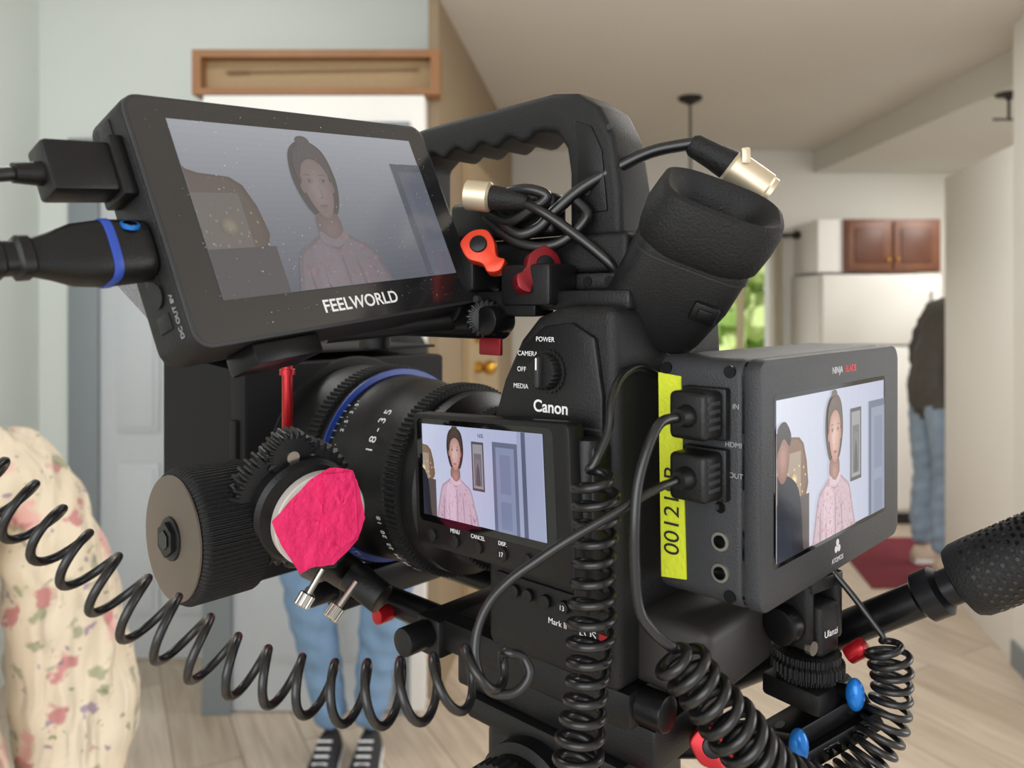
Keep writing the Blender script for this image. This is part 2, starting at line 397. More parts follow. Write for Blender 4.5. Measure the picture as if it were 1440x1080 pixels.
for xa, xb in ((2.18, 2.46), (2.48, 2.77)):
    p.box(xa, xb, 4.985, 5.0, 1.635, 1.95, .004)
p = kc.part('door_panels', mat('cherry_panel', (94, 56, 38), .45, var=.3, vscale=9))
for xa, xb in ((2.18, 2.46), (2.48, 2.77)):
    p.box(xa + .045, xb - .045, 4.978, 4.99, 1.68, 1.905, .008)
kc.part('knobs', BRS).sph((2.44, 4.97, 1.70), .012).sph((2.50, 4.97, 1.70), .012)
kc.done()
rpoly('area_rug', MRUG, [(1.78, 3.80), (2.8, 3.80), (2.8, 4.62), (1.92, 4.62)], 0, .008)

# ------------------------------------------------------------------ PEOPLE
def person(name, base, rot, S, over, top, bottom, skin, hairm, shoem, rad=None, longhair=False, basez=0.0, solem=None):
    J = dict(pelvis=(0, 0, .93), spine=(0, .01, 1.06), chest=(0, .01, 1.22), ubc=(0, .015, 1.36), neck=(0, .01, 1.45), head=(0, -.005, 1.53))
    R = dict(pelvis=(.15, .115), spine=(.125, .10), chest=(.145, .11), ubc=(.12, .085), neck=(.055, .055), head=(.05, .05))
    for sgn, t in ((-1, 'r'), (1, 'l')):
        J.update({'hip' + t: (sgn * .09, 0, .86), 'thigh' + t: (sgn * .1, -.005, .68), 'knee' + t: (sgn * .1, -.01, .49), 'calf' + t: (sgn * .1, .015, .34), 'ank' + t: (sgn * .1, .02, .10),
                  'sho' + t: (sgn * .165, .015, 1.36), 'uarm' + t: (sgn * .21, .02, 1.24), 'elb' + t: (sgn * .235, .03, 1.08), 'fore' + t: (sgn * .24, 0, .97), 'wri' + t: (sgn * .245, -.03, .86)})
        R.update({'hip' + t: (.1, .1), 'thigh' + t: (.085, .085), 'knee' + t: (.066, .066), 'calf' + t: (.062, .062), 'ank' + t: (.05, .05),
                  'sho' + t: (.07, .07), 'uarm' + t: (.055, .055), 'elb' + t: (.045, .045), 'fore' + t: (.042, .042), 'wri' + t: (.028, .028)})
    J.update(over or {}); R.update(rad or {})
    names = list(J); idx = {n: i for i, n in enumerate(names)}
    E = [('pelvis', 'spine', 'T'), ('spine', 'chest', 'T'), ('chest', 'ubc', 'T'), ('ubc', 'neck', 'S'), ('neck', 'head', 'S')]
    for t in 'rl':
        E += [('pelvis', 'hip' + t, 'B'), ('hip' + t, 'thigh' + t, 'B'), ('thigh' + t, 'knee' + t, 'B'), ('knee' + t, 'calf' + t, 'B'), ('calf' + t, 'ank' + t, 'B'),
              ('ubc', 'sho' + t, 'T'), ('sho' + t, 'uarm' + t, 'T'), ('uarm' + t, 'elb' + t, 'T'), ('elb' + t, 'fore' + t, 'T'), ('fore' + t, 'wri' + t, 'T')]
    me = bpy.data.meshes.new(name + '_skel'); me.from_pydata([J[n] for n in names], [(idx[a], idx[b]) for a, b, _ in E], [])
    tmp = bpy.data.objects.new('tmp', me); col.objects.link(tmp)
    md = tmp.modifiers.new('s', 'SKIN'); md.use_smooth_shade = True; md.branch_smoothing = .6
    for n in names:
        sv = me.skin_vertices[0].data[idx[n]]; sv.radius = R[n]; sv.use_root = (n == 'pelvis')
    ms = tmp.modifiers.new('u', 'SUBSURF'); ms.levels = 3; ms.render_levels = 3
    dg = bpy.context.evaluated_depsgraph_get(); dg.update()
    body = bpy.data.meshes.new_from_object(tmp.evaluated_get(dg)); bpy.data.objects.remove(tmp)
    body.materials.clear()
    for m in (top, bottom, skin): body.materials.append(m)
    code = {'T': 0, 'B': 1, 'S': 2}
    for pg in body.polygons:
        c = pg.center; best = None
        for a, b, k in E:
            A, Bv = V(J[a]), V(J[b]); ab = Bv - A; t = max(0, min(1, (c - A).dot(ab) / ab.length_squared)); d = (c - (A + ab * t)).length - (R[a][0] + R[b][0]) * .5
            if best is None or d < best[0]: best = (d, k)
        k = best[1]
        if k == 'B' and c.z > J['pelvis'][2] - .06: k = 'T'
        pg.material_index = code[k]; pg.use_smooth = True
    body.update()
    for v in body.vertices:
        c = v.co
        a = .0045 * math.sin(46 * c.z + 9 * math.sin(17 * c.x + 11 * c.y)) * math.sin(23 * c.x + 31 * c.y + 12 * c.z) + .002 * math.sin(90 * c.z + 40 * c.x)
        if c.z > J['neck'][2] - .02: a = 0
        v.co = c + v.normal * a
    T = Matrix.Translation((base[0], base[1], basez)) @ Matrix.Rotation(rot, 4, 'Z') @ Matrix.Scale(S, 4)
    body.transform(T)
    th = Thing(name, (base[0], base[1], basez + .9 * S), I4, True)
    o = bpy.data.objects.new('body', body); col.objects.link(o); th.own(o)
    hc = V(J['head']) + V((0, -.012, .085))
    HM = T @ Matrix.Translation(hc)
    hp = th.part('head', skin, HM); t = bmesh.new(); bmesh.ops.create_uvsphere(t, u_segments=40, v_segments=30, radius=1)
    for v in t.verts:
        x, y, z = v.co; g = lambda cx, cz, sx, sz: math.exp(-((x - cx) / sx) ** 2 - ((z - cz) / sz) ** 2)
        k = 1 - .38 * max(0, -z) ** 1.6
        X = x * .076 * k; Y = y * (.094 if y < 0 else .1) * (1 - .15 * max(0, -z) * (1 if y > 0 else .2)); Z = z * .118
        if y < -.2:
            Y -= .022 * g(0, -.18, .13, .16) + .006 * g(0, .05, .1, .2) + .006 * g(0, -.55, .28, .08) + .008 * g(0, -.85, .3, .15)
            Y += .009 * (g(.36, .06, .18, .12) + g(-.36, .06, .18, .12))
        v.co = (X, Y, Z)
    hp.add(t)
    ew = th.part('eyes', mat('eye_white', (225, 222, 216), .3, var=0), HM); ei = th.part('irises', mat('iris', (60, 70, 70), .2, var=0), HM)
    for sg in (-1, 1):
        ew.sph((sg * .028, -.079, .006), .0115); ei.sph((sg * .028, -.0875, .006), .0052)
        hp.sph((sg * .076, .008, -.002), .03, .28, .55, 1.0).sph((sg * .08, .0, -.012), .012, .5, .8, 1.4)
    br_ = th.part('brows', hairm, HM)
    for sg in (-1, 1): br_.sph((sg * .029, -.088, .028), .016, 1, .25, .2)
    th.part('lips', mat('lips', (172, 96, 92), .5, var=0), HM).sph((0, -.092, -.062), .022, 1, .3, .2).sph((0, -.091, -.068), .018, 1, .3, .22)
    hr = th.part('hair', hairm, HM); t = bmesh.new(); bmesh.ops.create_uvsphere(t, u_segments=40, v_segments=30, radius=1)
    for v in t.verts:
        x, y, z = v.co; r = 1 + .03 * math.sin(9 * x + 6 * z) + .02 * math.sin(15 * y)
        drop = (.10 if longhair else .02) * max(0, y + .2) * max(0, -z)
        v.co = (x * .086 * r, y * .108 * r + .006, z * .126 * r + .006 - drop)
    dl = [f for f in t.faces if (f.calc_center_median().y < .0 and f.calc_center_median().z < .055) or f.calc_center_median().z < -.07]
    bmesh.ops.delete(t, geom=dl, context='FACES'); hr.add(t)
    if longhair: hr.sph((0, .105, .04), .04)
    for sg, t_ in ((-1, 'r'), (1, 'l')):
        w_ = V(J['wri' + t_]); f_ = V(J['fore' + t_]); d = (w_ - f_).normalized(); fw = V((0, -1, 0)); fw = (fw - d * fw.dot(d)).normalized(); inn = d.cross(fw) * (1 if sg < 0 else -1)
        if inn.x * sg > 0: inn = -inn
        vs = [w_ - d * .01, w_ + d * .035, w_ + d * .075]; ed = [(0, 1), (1, 2)]; rr = [.024, .03, .034]
        for i, (off, ln) in enumerate(((.030, .072), (.010, .08), (-.010, .075), (-.029, .058))):
            b0 = w_ + d * .078 + fw * off; n0 = len(vs)
            vs += [b0, b0 + d * ln * .45 + inn * .006, b0 + d * ln * .75 + inn * .02, b0 + d * ln * .95 + inn * .035]; rr += [.0105, .0095, .0088, .0075]
            ed += [(2, n0), (n0, n0 + 1), (n0 + 1, n0 + 2), (n0 + 2, n0 + 3)]
        n0 = len(vs); vs += [w_ + d * .03 + fw * .035, w_ + d * .058 + fw * .052 + inn * .01, w_ + d * .085 + fw * .056 + inn * .018]; rr += [.013, .011, .009]; ed += [(1, n0), (n0, n0 + 1), (n0 + 1, n0 + 2)]
        me = bpy.data.meshes.new('h'); me.from_pydata(vs, ed, []); tmp = bpy.data.objects.new('tmp', me); col.objects.link(tmp)
        md = tmp.modifiers.new('s', 'SKIN')
        for i, r_ in enumerate(rr): me.skin_vertices[0].data[i].radius = (r_, r_ if i > 2 else r_ * .6)
        me.skin_vertices[0].data[0].use_root = True
        ms = tmp.modifiers.new('u', 'SUBSURF'); ms.levels = 2
        dg = bpy.context.evaluated_depsgraph_get(); dg.update(); hm = bpy.data.meshes.new_from_object(tmp.evaluated_get(dg)); bpy.data.objects.remove(tmp)
        hm.transform(T); hm.materials.clear(); hm.materials.append(skin)
        for pg in hm.polygons: pg.use_smooth = True
        o = bpy.data.objects.new('hand_' + t_, hm); col.objects.link(o); th.own(o)
        a = V(J['ank' + t_]); SF = T @ Matrix.Translation((a.x + sg * .008, a.y - .045, 0))
        sp = th.part('shoe_' + t_, shoem, SF)
        t = bmesh.new(); prof = [(.085, .030, .06), (.07, .036, .082), (.03, .038, .09), (-.02, .042, .082), (-.07, .048, .058), (-.11, .046, .046), (-.145, .034, .036), (-.158, .016, .028)]
        rings = []
        for (y, hw, hh) in prof:
            rings.append([t.verts.new((hw * math.copysign(abs(math.cos(q)) ** .8, math.cos(q)), y, .012 + hh * max(0, math.sin(q)))) for q in [math.pi * i / 14 for i in range(15)]])
        for A, B_ in zip(rings[:-1], rings[1:]):
            for i in range(14): t.faces.new((A[i], A[i + 1], B_[i + 1], B_[i]))
        for r_ in (rings[0], rings[-1]): t.faces.new(r_)
        sp.add(t)
        so = th.part('sole_' + t_, solem or WHT, SF); out = [(hw + .004, y) for y, hw, _ in prof] + [(-hw - .004, y) for y, hw, _ in reversed(prof)]
        so.ext(out, 'z', 0, .024, .003)
        la = th.part('laces_' + t_, WHT, SF)
        for yy in (-.02, -.042, -.064, -.086): la.cyl((-.022, yy, .012 + .082 + (yy + .02) * .48), (.022, yy, .012 + .082 + (yy + .02) * .48), .0032, seg=8)
    th.done(); return th

JEAN = mat('blue_denim', (116, 146, 178), .85, var=.3, vscale=10, bump=.8, bscale=30)
JEAN2 = mat('pale_denim', (132, 150, 168), .85, var=.2, vscale=14, bump=.5, bscale=60)
SKN = mat('skin', (214, 168, 146), .55, var=.05, vscale=30)
JCK = mat('olive_dark_jacket', (72, 68, 62), .8, var=.3, vscale=20, bump=.6, bscale=40)
TEE = mat('black_tshirt', (32, 32, 34), .85)
SHB = mat('black_canvas', (40, 40, 44), .8, bump=.3)
SHT = mat('beige_suede', (186, 168, 148), .8)
HRB = mat('brown_hair', (80, 58, 42), .6, var=.3, vscale=90); HRL = mat('blonde_hair', (186, 164, 132), .55, var=.3, vscale=90)
BLOUSE = floral('floral_blouse', (214, 200, 176), 0, 16, .72)
person('standing_crew_member', (-.505, 2.36), math.radians(0), .98,
       {'hipr': (-.105, 0, .86), 'hipl': (.105, 0, .86), 'thighr': (-.125, -.005, .68), 'thighl': (.13, -.005, .68), 'kneer': (-.11, -.02, .49), 'kneel': (.12, -.02, .49), 'calfr': (-.085, .0, .34), 'calfl': (.095, .0, .34), 'ankr': (-.05, .01, .10), 'ankl': (.06, .01, .10)},
       TEE, JEAN, SKN, HRB, SHB, rad={'thighr': (.098, .098), 'thighl': (.098, .098), 'kneer': (.08, .08), 'kneel': (.08, .08), 'calfr': (.068, .068), 'calfl': (.068, .068)})
person('visitor_in_jacket', (2.235, 4.06), math.radians(90), 1.0,
       {'spine': (0, -.01, 1.06), 'chest': (0, -.06, 1.22), 'ubc': (0, -.15, 1.37), 'neck': (0, -.23, 1.44), 'head': (0, -.30, 1.49), 'shor': (-.165, -.12, 1.36), 'shol': (.165, -.12, 1.36),
        'uarmr': (-.21, -.08, 1.24), 'uarml': (.21, -.08, 1.24), 'elbr': (-.22, -.04, 1.08), 'elbl': (.22, -.04, 1.08), 'forer': (-.21, -.13, .99), 'forel': (.21, -.13, .99), 'wrir': (-.20, -.22, .93), 'wril': (.20, -.22, .93)},
       JCK, JEAN2, SKN, HRB, SHT, basez=.008, rad={'chest': (.19, .17), 'spine': (.18, .15), 'pelvis': (.16, .14), 'shol': (.10, .10), 'shor': (.10, .10), 'uarmr': (.085, .085), 'uarml': (.085, .085), 'elbr': (.075, .075), 'elbl': (.075, .075)})
person('woman_in_floral_blouse', (-.72, .86), math.radians(45), .89,
       {'uarml': (.205, .02, 1.24), 'elbl': (.235, .03, 1.07), 'forel': (.245, .02, .93), 'wril': (.22, -.05, .80)},
       BLOUSE, mat('dark_trousers', (60, 60, 70), .8), SKN, HRL, SHB, longhair=True,
       rad={'uarml': (.072, .072), 'elbl': (.088, .088), 'forel': (.098, .098), 'uarmr': (.075, .075), 'elbr': (.085, .085), 'forer': (.085, .085), 'chest': (.16, .125), 'spine': (.155, .13), 'pelvis': (.18, .15), 'ubc': (.13, .095)})

# ------------------------------------------------------------------ screen picture (flat shapes on the display plane)
def shot(th, F, x0, y0, w_, h_, pre, gain=1.0, lift=0.0, zoom=1.0, cx=.78, ty=0.0, es=1.0, tint=(1, 1, 1), man=True, amt=.4, grad=None, rough=.2, facelift=0, deco=True, hairdk=0):
    a = w_ / h_
    lay = [0]
    def C(c, add=0): return tuple(min(255, max(0, (v * gain + lift + add) * t)) for v, t in zip(c, tint))
    def m_(k):
        return mat('%s_px_%d_%d_%d' % ((pre,) + tuple(int(v) for v in k)), k, rough, emis=es, var=0)
    def put(n, c, pts, material=None, add=0, raw=False):
        lay[0] += 1
        q = []
        for s, t in pts:
            if raw: S_, T_ = s, t
            else: S_ = cx + (s - .78) * zoom; T_ = ty + .5 + (t - .5) * zoom
            S_ = min(a, max(0, S_)); T_ = min(1, max(0, T_)); q.append((x0 + S_ * h_, y0 - T_ * h_))
        if max(v[0] for v in q) - min(v[0] for v in q) < .05 or max(v[1] for v in q) - min(v[1] for v in q) < .05: return
        th.part('picture_' + n, material or m_(C(c, add)), F).flat(q, .12 + lay[0] * .007)
    def soft(n, c0, c1, pts, k=5, cen=None, add=0, inner=.35):
        mx = sum(p_[0] for p_ in pts) / len(pts) if cen is None else cen[0]; my = sum(p_[1] for p_ in pts) / len(pts) if cen is None else cen[1]
        for i in range(k):
            f = 1 - (1 - inner) * i / (k - 1); g = i / (k - 1)
            put(n, tuple(u + (v - u) * g for u, v in zip(c0, c1)), [(mx + (px - mx) * f, my + (py - my) * f) for px, py in pts], add=add)
    R = lambda s0, t0, s1, t1: [(s0, t0), (s1, t0), (s1, t1), (s0, t1)]
    if grad:
        n = 26
        for i in range(n):
            g = i / (n - 1); put('painted_haze', tuple(u + (v - u) * g for u, v in zip(*grad)), R(0, i / n, a, 1.0), raw=True, add=0)  # vertical gradient paints washed-out reflection haze into the picture
    else:
        n = 18
        for i in range(n):
            g = i / (n - 1); put('wall', tuple(u + (v - u) * g for u, v in zip((222, 226, 238), (186, 191, 214))), R(-.3 + (2.1) * i / n, -9, 9, 9))
    soft('mirror_wood', (120, 88, 66), (140, 108, 84), blob([(-.25, .24), (-.05, .16), (.12, .2), (.34, .26), (.36, .62), (-.25, .62)], 3), 3, inner=.9); put('mirror_glass', (176, 156, 136), R(-.2, .3, .3, .6))
    put('sideboard', (92, 80, 78), R(-.25, .58, .42, 1.4))
    for i in range(26): put('fairy_light', (255, 228, 160), ell(-.15 + .022 * i, .48 + .09 * math.sin(i * 1.9), .007, .008, 8))
    soft('lamp_glow', (190, 160, 120), (255, 236, 180), ell(.2, .47, .05, .05, 16), 4)
    if deco:
        put('frame', (78, 76, 78), R(1.08, .12, 1.28, .62)); put('frame_mat', (158, 158, 158), R(1.10, .145, 1.26, .595)); soft('frame_art', (112, 114, 118), (134, 136, 138), R(1.12, .24, 1.24, .57), 3); put('frame_figure', (84, 84, 88), blob([(1.16, .4), (1.18, .34), (1.20, .4), (1.21, .55), (1.15, .55)]))
    put('casing', (104, 112, 134), R(1.42, .1, 1.8, 9)); put('door', (142, 152, 176), R(1.47, .15, 1.75, 9)); put('door_panel', (128, 138, 164), R(1.53, .22, 1.69, .6)); put('door_panel', (128, 138, 164), R(1.53, .68, 1.69, .95))
    put('hall', (168, 174, 196), R(1.8, -.2, 9, 9)); put('hall_dark', (84, 92, 118), R(1.86, -.2, 1.92, 9))
    if man:
        soft('man_coat', (26, 30, 40), (44, 50, 64), blob([(-.25, .5), (.02, .42), (.18, .46), (.27, .56), (.31, .8), (.32, 1.5), (-.3, 1.5)]), 4)
        soft('man_head', (150, 108, 94), (184, 140, 122), blob([(-.02, .2), (.08, .18), (.13, .28), (.1, .42), (.02, .46), (-.05, .35)]), 4); put('man_hair', (50, 42, 40), blob([(-.04, .28), (-.03, .14), (.07, .1), (.15, .18), (.13, .25), (.05, .2)]))
    fl = facelift
    hs = 1.2
    def hd_(pts): return [(.80 + (s - .80) * hs * 1.03, .475 + (t - .475) * hs) for s, t in pts]
    # pulled-back hair
    D = hairdk
    soft('hair_back', (84 - D, 70 - D, 62 - D), (126 - D, 110 - D, 98 - D), hd_(blob([(.70, .36), (.68, .24), (.71, .12), (.80, .07), (.89, .12), (.918, .25), (.90, .36), (.85, .44), (.75, .44)])), 4, cen=(.8, .18), add=fl * .4)
    put('bun', (110 - D, 94 - D, 84 - D), hd_(ell(.80, .075, .04, .026, 18)), add=fl * .4)
    # body
    bl = (214, 186, 196)
    fmd = floral(pre + '_px_blouse_shade', C(tuple(v * .86 for v in bl)), es, 300 / max(zoom, .5), amt, rough)
    fm = floral(pre + '_px_blouse', C(bl), es, 300 / max(zoom, .5), amt, rough)
    fml = floral(pre + '_px_blouse_light', C(tuple(min(240, v * 1.07) for v in bl)), es, 300 / max(zoom, .5), amt, rough)
    bs = lambda pts: [(.80 + (s - .79) * .94, t) for s, t in pts]
    ol = bs(blob([(.71, .53), (.61, .575), (.52, .63), (.46, .78), (.41, 1.0), (.42, 1.5), (1.14, 1.5), (1.18, 1.0), (1.12, .78), (1.06, .63), (.97, .575), (.87, .53), (.79, .56)]))
    put('blouse', None, ol, fmd)
    put('blouse', None, [(.80 + (s - .80) * .93, 1.2 + (t - 1.2) * .975) for s, t in ol], fm)
    put('blouse', None, bs(blob([(.62, .62), (.72, .6), (.78, .7), (.76, .95), (.74, 1.4), (.6, 1.4), (.6, .9)])), fml)
    for pts in ([(.545, .72), (.56, .85), (.555, 1.05), (.535, 1.25), (.53, 1.0), (.535, .85)], [(1.02, .72), (1.035, .85), (1.045, 1.05), (1.07, 1.25), (1.055, 1.0), (1.035, .85)],
                [(.80, .64), (.812, .75), (.81, .95), (.80, 1.2), (.795, .9)], [(.9, .66), (.925, .8), (.93, 1.0), (.915, .9)], [(.66, .66), (.65, .8), (.66, 1.0), (.64, .85)], [(.46, .9), (.5, .94), (.53, .93), (.5, .97)], [(1.07, .88), (1.11, .92), (1.14, .9), (1.1, .96)]):
        put('fold', (178, 150, 160), bs(blob(pts)))
    soft('neck', (150, 110, 98), (186, 142, 126), blob([(.73, .42), (.865, .42), (.875, .53), (.8, .58), (.72, .53)]), 4, cen=(.80, .52), add=fl)
    put('collar', None, bs(blob([(.705, .515), (.75, .545), (.795, .56), (.84, .545), (.878, .515), (.895, .55), (.84, .60), (.79, .615), (.73, .60), (.69, .555)])), fml); put('fold', (170, 142, 152), bs(blob([(.73, .59), (.79, .608), (.85, .59), (.79, .62)])))
    # head
    put('ear', (188, 140, 124), hd_(ell(.722, .30, .013, .030, 14)), add=fl); put('ear', (172, 126, 112), hd_(ell(.882, .30, .010, .030, 14)), add=fl)
    face = hd_(blob([(.727, .29), (.731, .225), (.757, .175), (.805, .158), (.853, .175), (.876, .225), (.877, .29), (.868, .36), (.838, .425), (.803, .448), (.768, .425), (.738, .36)]))
    soft('face', (194, 148, 132), (230, 194, 180), face, 7, cen=(.79, .28), add=fl, inner=.3)
    put('hairline', (104 - D, 88 - D, 78 - D), hd_(blob([(.714, .29), (.708, .18), (.745, .11), (.81, .085), (.87, .11), (.898, .19), (.892, .29), (.876, .235), (.852, .185), (.805, .163), (.757, .186), (.731, .235)])), add=fl * .4)
    for sx in (-.05, -.025, 0, .025, .05): put('hair_strand', (140 - D, 124 - D, 110 - D), hd_(blob([(.803 + sx, .155 + abs(sx) * .5), (.803 + sx * .8, .12), (.803 + sx * .5, .085), (.806 + sx * .8, .12)], 3)), add=fl * .4)
    for e in (.764, .842):
        soft('eye_socket', (208, 164, 150), (184, 138, 124), hd_(ell(e, .268, .024, .019, 14)), 3, add=fl); put('eye_white', (204, 190, 184), hd_(ell(e, .272, .014, .0055, 10)), add=fl); put('eye', (74, 58, 58), hd_(ell(e, .272, .0062, .0060, 10)), add=fl); put('lid', (110, 80, 74), hd_(blob([(e - .017, .270), (e, .263), (e + .017, .270), (e, .2665)], 3)), add=fl); put('brow', (140, 110, 96), hd_(blob([(e - .022, .245), (e, .237), (e + .022, .245), (e, .242)], 3)), add=fl)
    put('nose_side', (206, 162, 148), hd_(blob([(.812, .28), (.816, .33), (.820, .342), (.811, .348), (.808, .33)])), add=fl); put('nostrils', (170, 122, 112), hd_(blob([(.790, .347), (.803, .351), (.816, .347), (.803, .355)], 3)), add=fl)
    put('upper_lip', (172, 104, 100), hd_(blob([(.78, .391), (.795, .384), (.803, .386), (.811, .384), (.826, .391), (.803, .394)], 3)), add=fl); put('lower_lip', (190, 126, 120), hd_(blob([(.784, .393), (.803, .396), (.822, .393), (.803, .404)], 3)), add=fl); put('chin_shade', (200, 154, 140), hd_(blob([(.788, .414), (.803, .411), (.818, .414), (.803, .418)], 3)), add=fl)

# ------------------------------------------------------------------ FIELD MONITOR (upper left)
F1 = frame((-134, 260, 73), (.571, .8135, .110), (-.311, .152, .938))
fm = Thing('field_monitor', (-75, 315, 37), F1)
W1, H1 = 154, 94
fm.part('housing', BLK).ext(rrect(0, -H1, W1, 0, 7), 'z', -24, -1.2, 1.6)
fm.part('front_rim', GRY).ext(rrect(.3, -H1 + .3, W1 - .3, -.3, 6.8), 'z', -1.4, -.1, .5)
fm.part('glass', GLS2).ext(rrect(1.6, -H1 + 1.6, W1 - 1.6, -1.6, 5.6), 'z', -.6, .05)
shot(fm, F1, 15, -9, 126, 69, 'mon', gain=.36, lift=74, zoom=1.12, cx=.82, ty=.14, es=.60, man=False, amt=.24, tint=(.99, .995, 1.02), grad=((335, 342, 352), (130, 136, 154)), rough=.2, facelift=10, deco=False)
fm.text('front_logo', 'FEELWORLD', 77, -85.5, .15, 7.3, WHT, bold=.12)
ds = fm.part('dust_specks', mat('dust', (176, 178, 182), .8, var=0))
for i in range(330):
    rr_ = random.choice((.11, .13, .15, .2, .26))
    ds.flat(ell(random.uniform(6, 148), -random.uniform(4, 90), rr_, rr_ * random.uniform(.5, 1), 6), 1.9)
p = fm.part('ports', BLK2)
for y, hh in ((-11, 5), (-66, 4), (-80, 3)):
    p.box(-.6, 1, y - hh, y + hh, -17, -9, .4)
p.cyl((-1, -70, -13), (1, -70, -13), 4.5)
fm.text('side_label', 'DC OUT 8V', 0, 0, 0, 3, GPR, F=F1 @ Matrix(((0, 0, -1, -.3), (1, 0, 0, -80), (0, -1, 0, -5), (0, 0, 0, 1))))
p = fm.part('back_plate', BLK2); p.box(30, 124, -78, -18, -34, -23, 3)
p = fm.part('mount_shoe', ANO); p.box(22, 52, -102, -94, -20, -2, 1.2)
FW = frame((0, 300, 0), (1, 0, 0), (0, 0, 1))
fm.part('mesh_sun_shade', mat('grey_mesh', (120, 120, 122), .7, var=.45, vscale=900)).ext([(-162, 17), (-120, 17), (-118, -20), (-131, -17)], 'z', -1, 1, F=FW)
fm.done()
pg = Thing('hdmi_plug_cable', (-150, 245, 45), F1)
p = pg.part('plug', BLK2); p.box(-26, 0, -34, -16, -18, -6, 1.6).box(-5, .5, -36, -14, -19.5, -4.5, 1)
p.cyl((-34, -26, -12), (-26, -26, -12), 3.2, 4)
pg.tube('cable', CAB, [(-30, -26, -12), (-42, -27, -13), (-58, -30, -18), (-80, -36, -30), (-110, -60, -50), (-130, -160, -80)], 2.3)
pg.done()
pg = Thing('thick_hdmi_plug_cable', (-140, 240, 15), F1)
p = pg.part('plug', BLK2)
FQ = F1 @ Matrix(((0, 0, -1, 0), (0, 1, 0, -54), (1, 0, 0, -12), (0, 0, 0, 1)))
p.loft([(0, 0, 0, 7, 9), (1, 0, 0, 8, 10), (14, 0, 0, 8.5, 10.5), (24, 0, 0, 7.5, 9.5), (31, 0, 0, 5.5, 7), (36, 0, 0, 4.6, 5.6), (37, 0, 0, 5.5, 6.5), (40, 0, 0, 5.5, 6.5), (41, 0, 0, 4.4, 5), (44, 0, 0, 4.4, 5), (45, 0, 0, 5.2, 6), (48, 0, 0, 5.2, 6), (50, 0, 0, 4, 4.5)], 3.4, F=FQ)
pg.part('blue_stripe', BLR).loft([(13, 0, 0, 8.75, 10.75), (15.2, 0, 0, 8.75, 10.75), (15.8, 0, 0, 8.5, 10.5)], 3.4, F=FQ)
bd = FQ @ Matrix.Translation((7.1, 6.0, 7)) @ Matrix.Rotation(math.radians(45), 4, 'Z') @ Matrix.Rotation(math.radians(90), 4, 'Y')
pg.part('badge', BLU).lathe((0, 0, .2), (0, 0, 5), [(0, 3.1), (1.1, 3.1), (1.3, 2.8)], 32, F=bd); pg.part('badge_face', GLS).lathe((0, 0, 1.3), (0, 0, 5), [(0, 2.3), (.3, 2.2)], 32, F=bd)
pg.tube('cable', CAB, [(-48, -54, -12), (-60, -55, -14), (-80, -60, -20), (-110, -90, -40), (-130, -180, -70)], 3.6)
pg.done()

# ------------------------------------------------------------------ CINEMA CAMERA BODY
SIDE = RIG @ Matrix(((1, 0, 0, 0), (0, 0, -1, -45), (0, 1, 0, 0), (0, 0, 0, 1)))
cam_ = Thing('cinema_camera', (30, 360, -80), RIG)
body = [(36, -60), (36, 22), (39, 42), (47, 66), (56, 82), (66, 92), (80, 97), (108, 97), (110, 60), (110, -60)]
cam_.part('body', BLK).ext(body, 'y', -45, 45, 5, 4, ang=.5)
cam_.part('dome_panel', BLK2).ext([(40, 24), (42, 42), (50, 64), (60, 79), (72, 88), (88, 90), (100, 84), (104, 60), (104, 24)], 'z', -1, 2.5, 1.5, F=SIDE)
cam_.part('dome_groove', GRY).ext([(44, 46), (104, 46), (104, 47), (44.5, 47)], 'z', 2.4, 2.7, F=SIDE)
cam_.part('lower_panel', BLK2).ext(rrect(42, -56, 106, -24, 3), 'z', -1, 1.4, .6, F=SIDE)
p = cam_.part('mode_dial', BLK2, SIDE); p.lathe((76, 69, 2), (76, 69, 9), [(0, 9.5), (1.5, 9.5), (1.6, 8), (6, 7.6), (6.6, 7)], teeth=24, tooth=.4)
cam_.part('dial_grip', GRY, SIDE).box(74.8, 77.2, 62.5, 75.5, 8, 11, .6)
cam_.part('dial_marks', WHT, SIDE).box(75.6, 76.4, 70, 75, 11, 11.1)
for tx, x, y in (('POWER', 76, 82.5), ('CAMERA', 66, 76), ('OFF', 62.5, 69), ('MEDIA', 62, 61.5)): cam_.text('dial_label', tx, x - 2, y, 2.7, 3.0, WHT, F=SIDE)
cam_.text('maker_logo', 'Canon', 77, 53.5, 2.7, 7.2, WHT, F=SIDE, bold=.15)
cam_.text('series_label', 'EOS', 96, -38, 1.7, 5.0, WHT, F=SIDE); cam_.text('mark_label', 'Mark II', 80, -38, 1.7, 3.6, WHT, F=SIDE)
cam_.part('red_badge', RED, SIDE).box(102, 106, -42, -36, 1.4, 2)
p = cam_.part('side_buttons', BLK2, SIDE)
for x, y in ((84, -30), (74, -30), (64, -30), (56, -30), (97, 40), (97, 32), (64, 30)): p.cyl((x, y, 0), (x, y, 3.6), 2.8, b=.4)
cam_.part('record_lamp', mat('green_led', (60, 230, 90), .4, emis=1.5, var=0), SIDE).cyl((103, 3, 0), (103, 3, 1.6), .8, seg=12)
p = cam_.part('lcd_hinge', BLK2, SIDE); p.box(96, 107, -22, 42, 0, 12, 2).cyl((101, -25, 8), (101, 44, 8), 6, b=.8)
p = cam_.part('rear_grip', BRN); p.box(104, 142, -30, 30, -60, -30, 5, 3)
p = cam_.part('top_plate', BLK2); p.box(50, 108, -34, 34, 95, 104, 2).box(-52, 96, -20, 20, 104, 112, 1.5)
for x in range(-44, 90, 12): p.cyl((x, -20.5, 108), (x, -19, 108), 2.4, seg=16)
F3 = frame((-49.5, 382, -53), (71.5, -82, 7), (0, 0, 1))
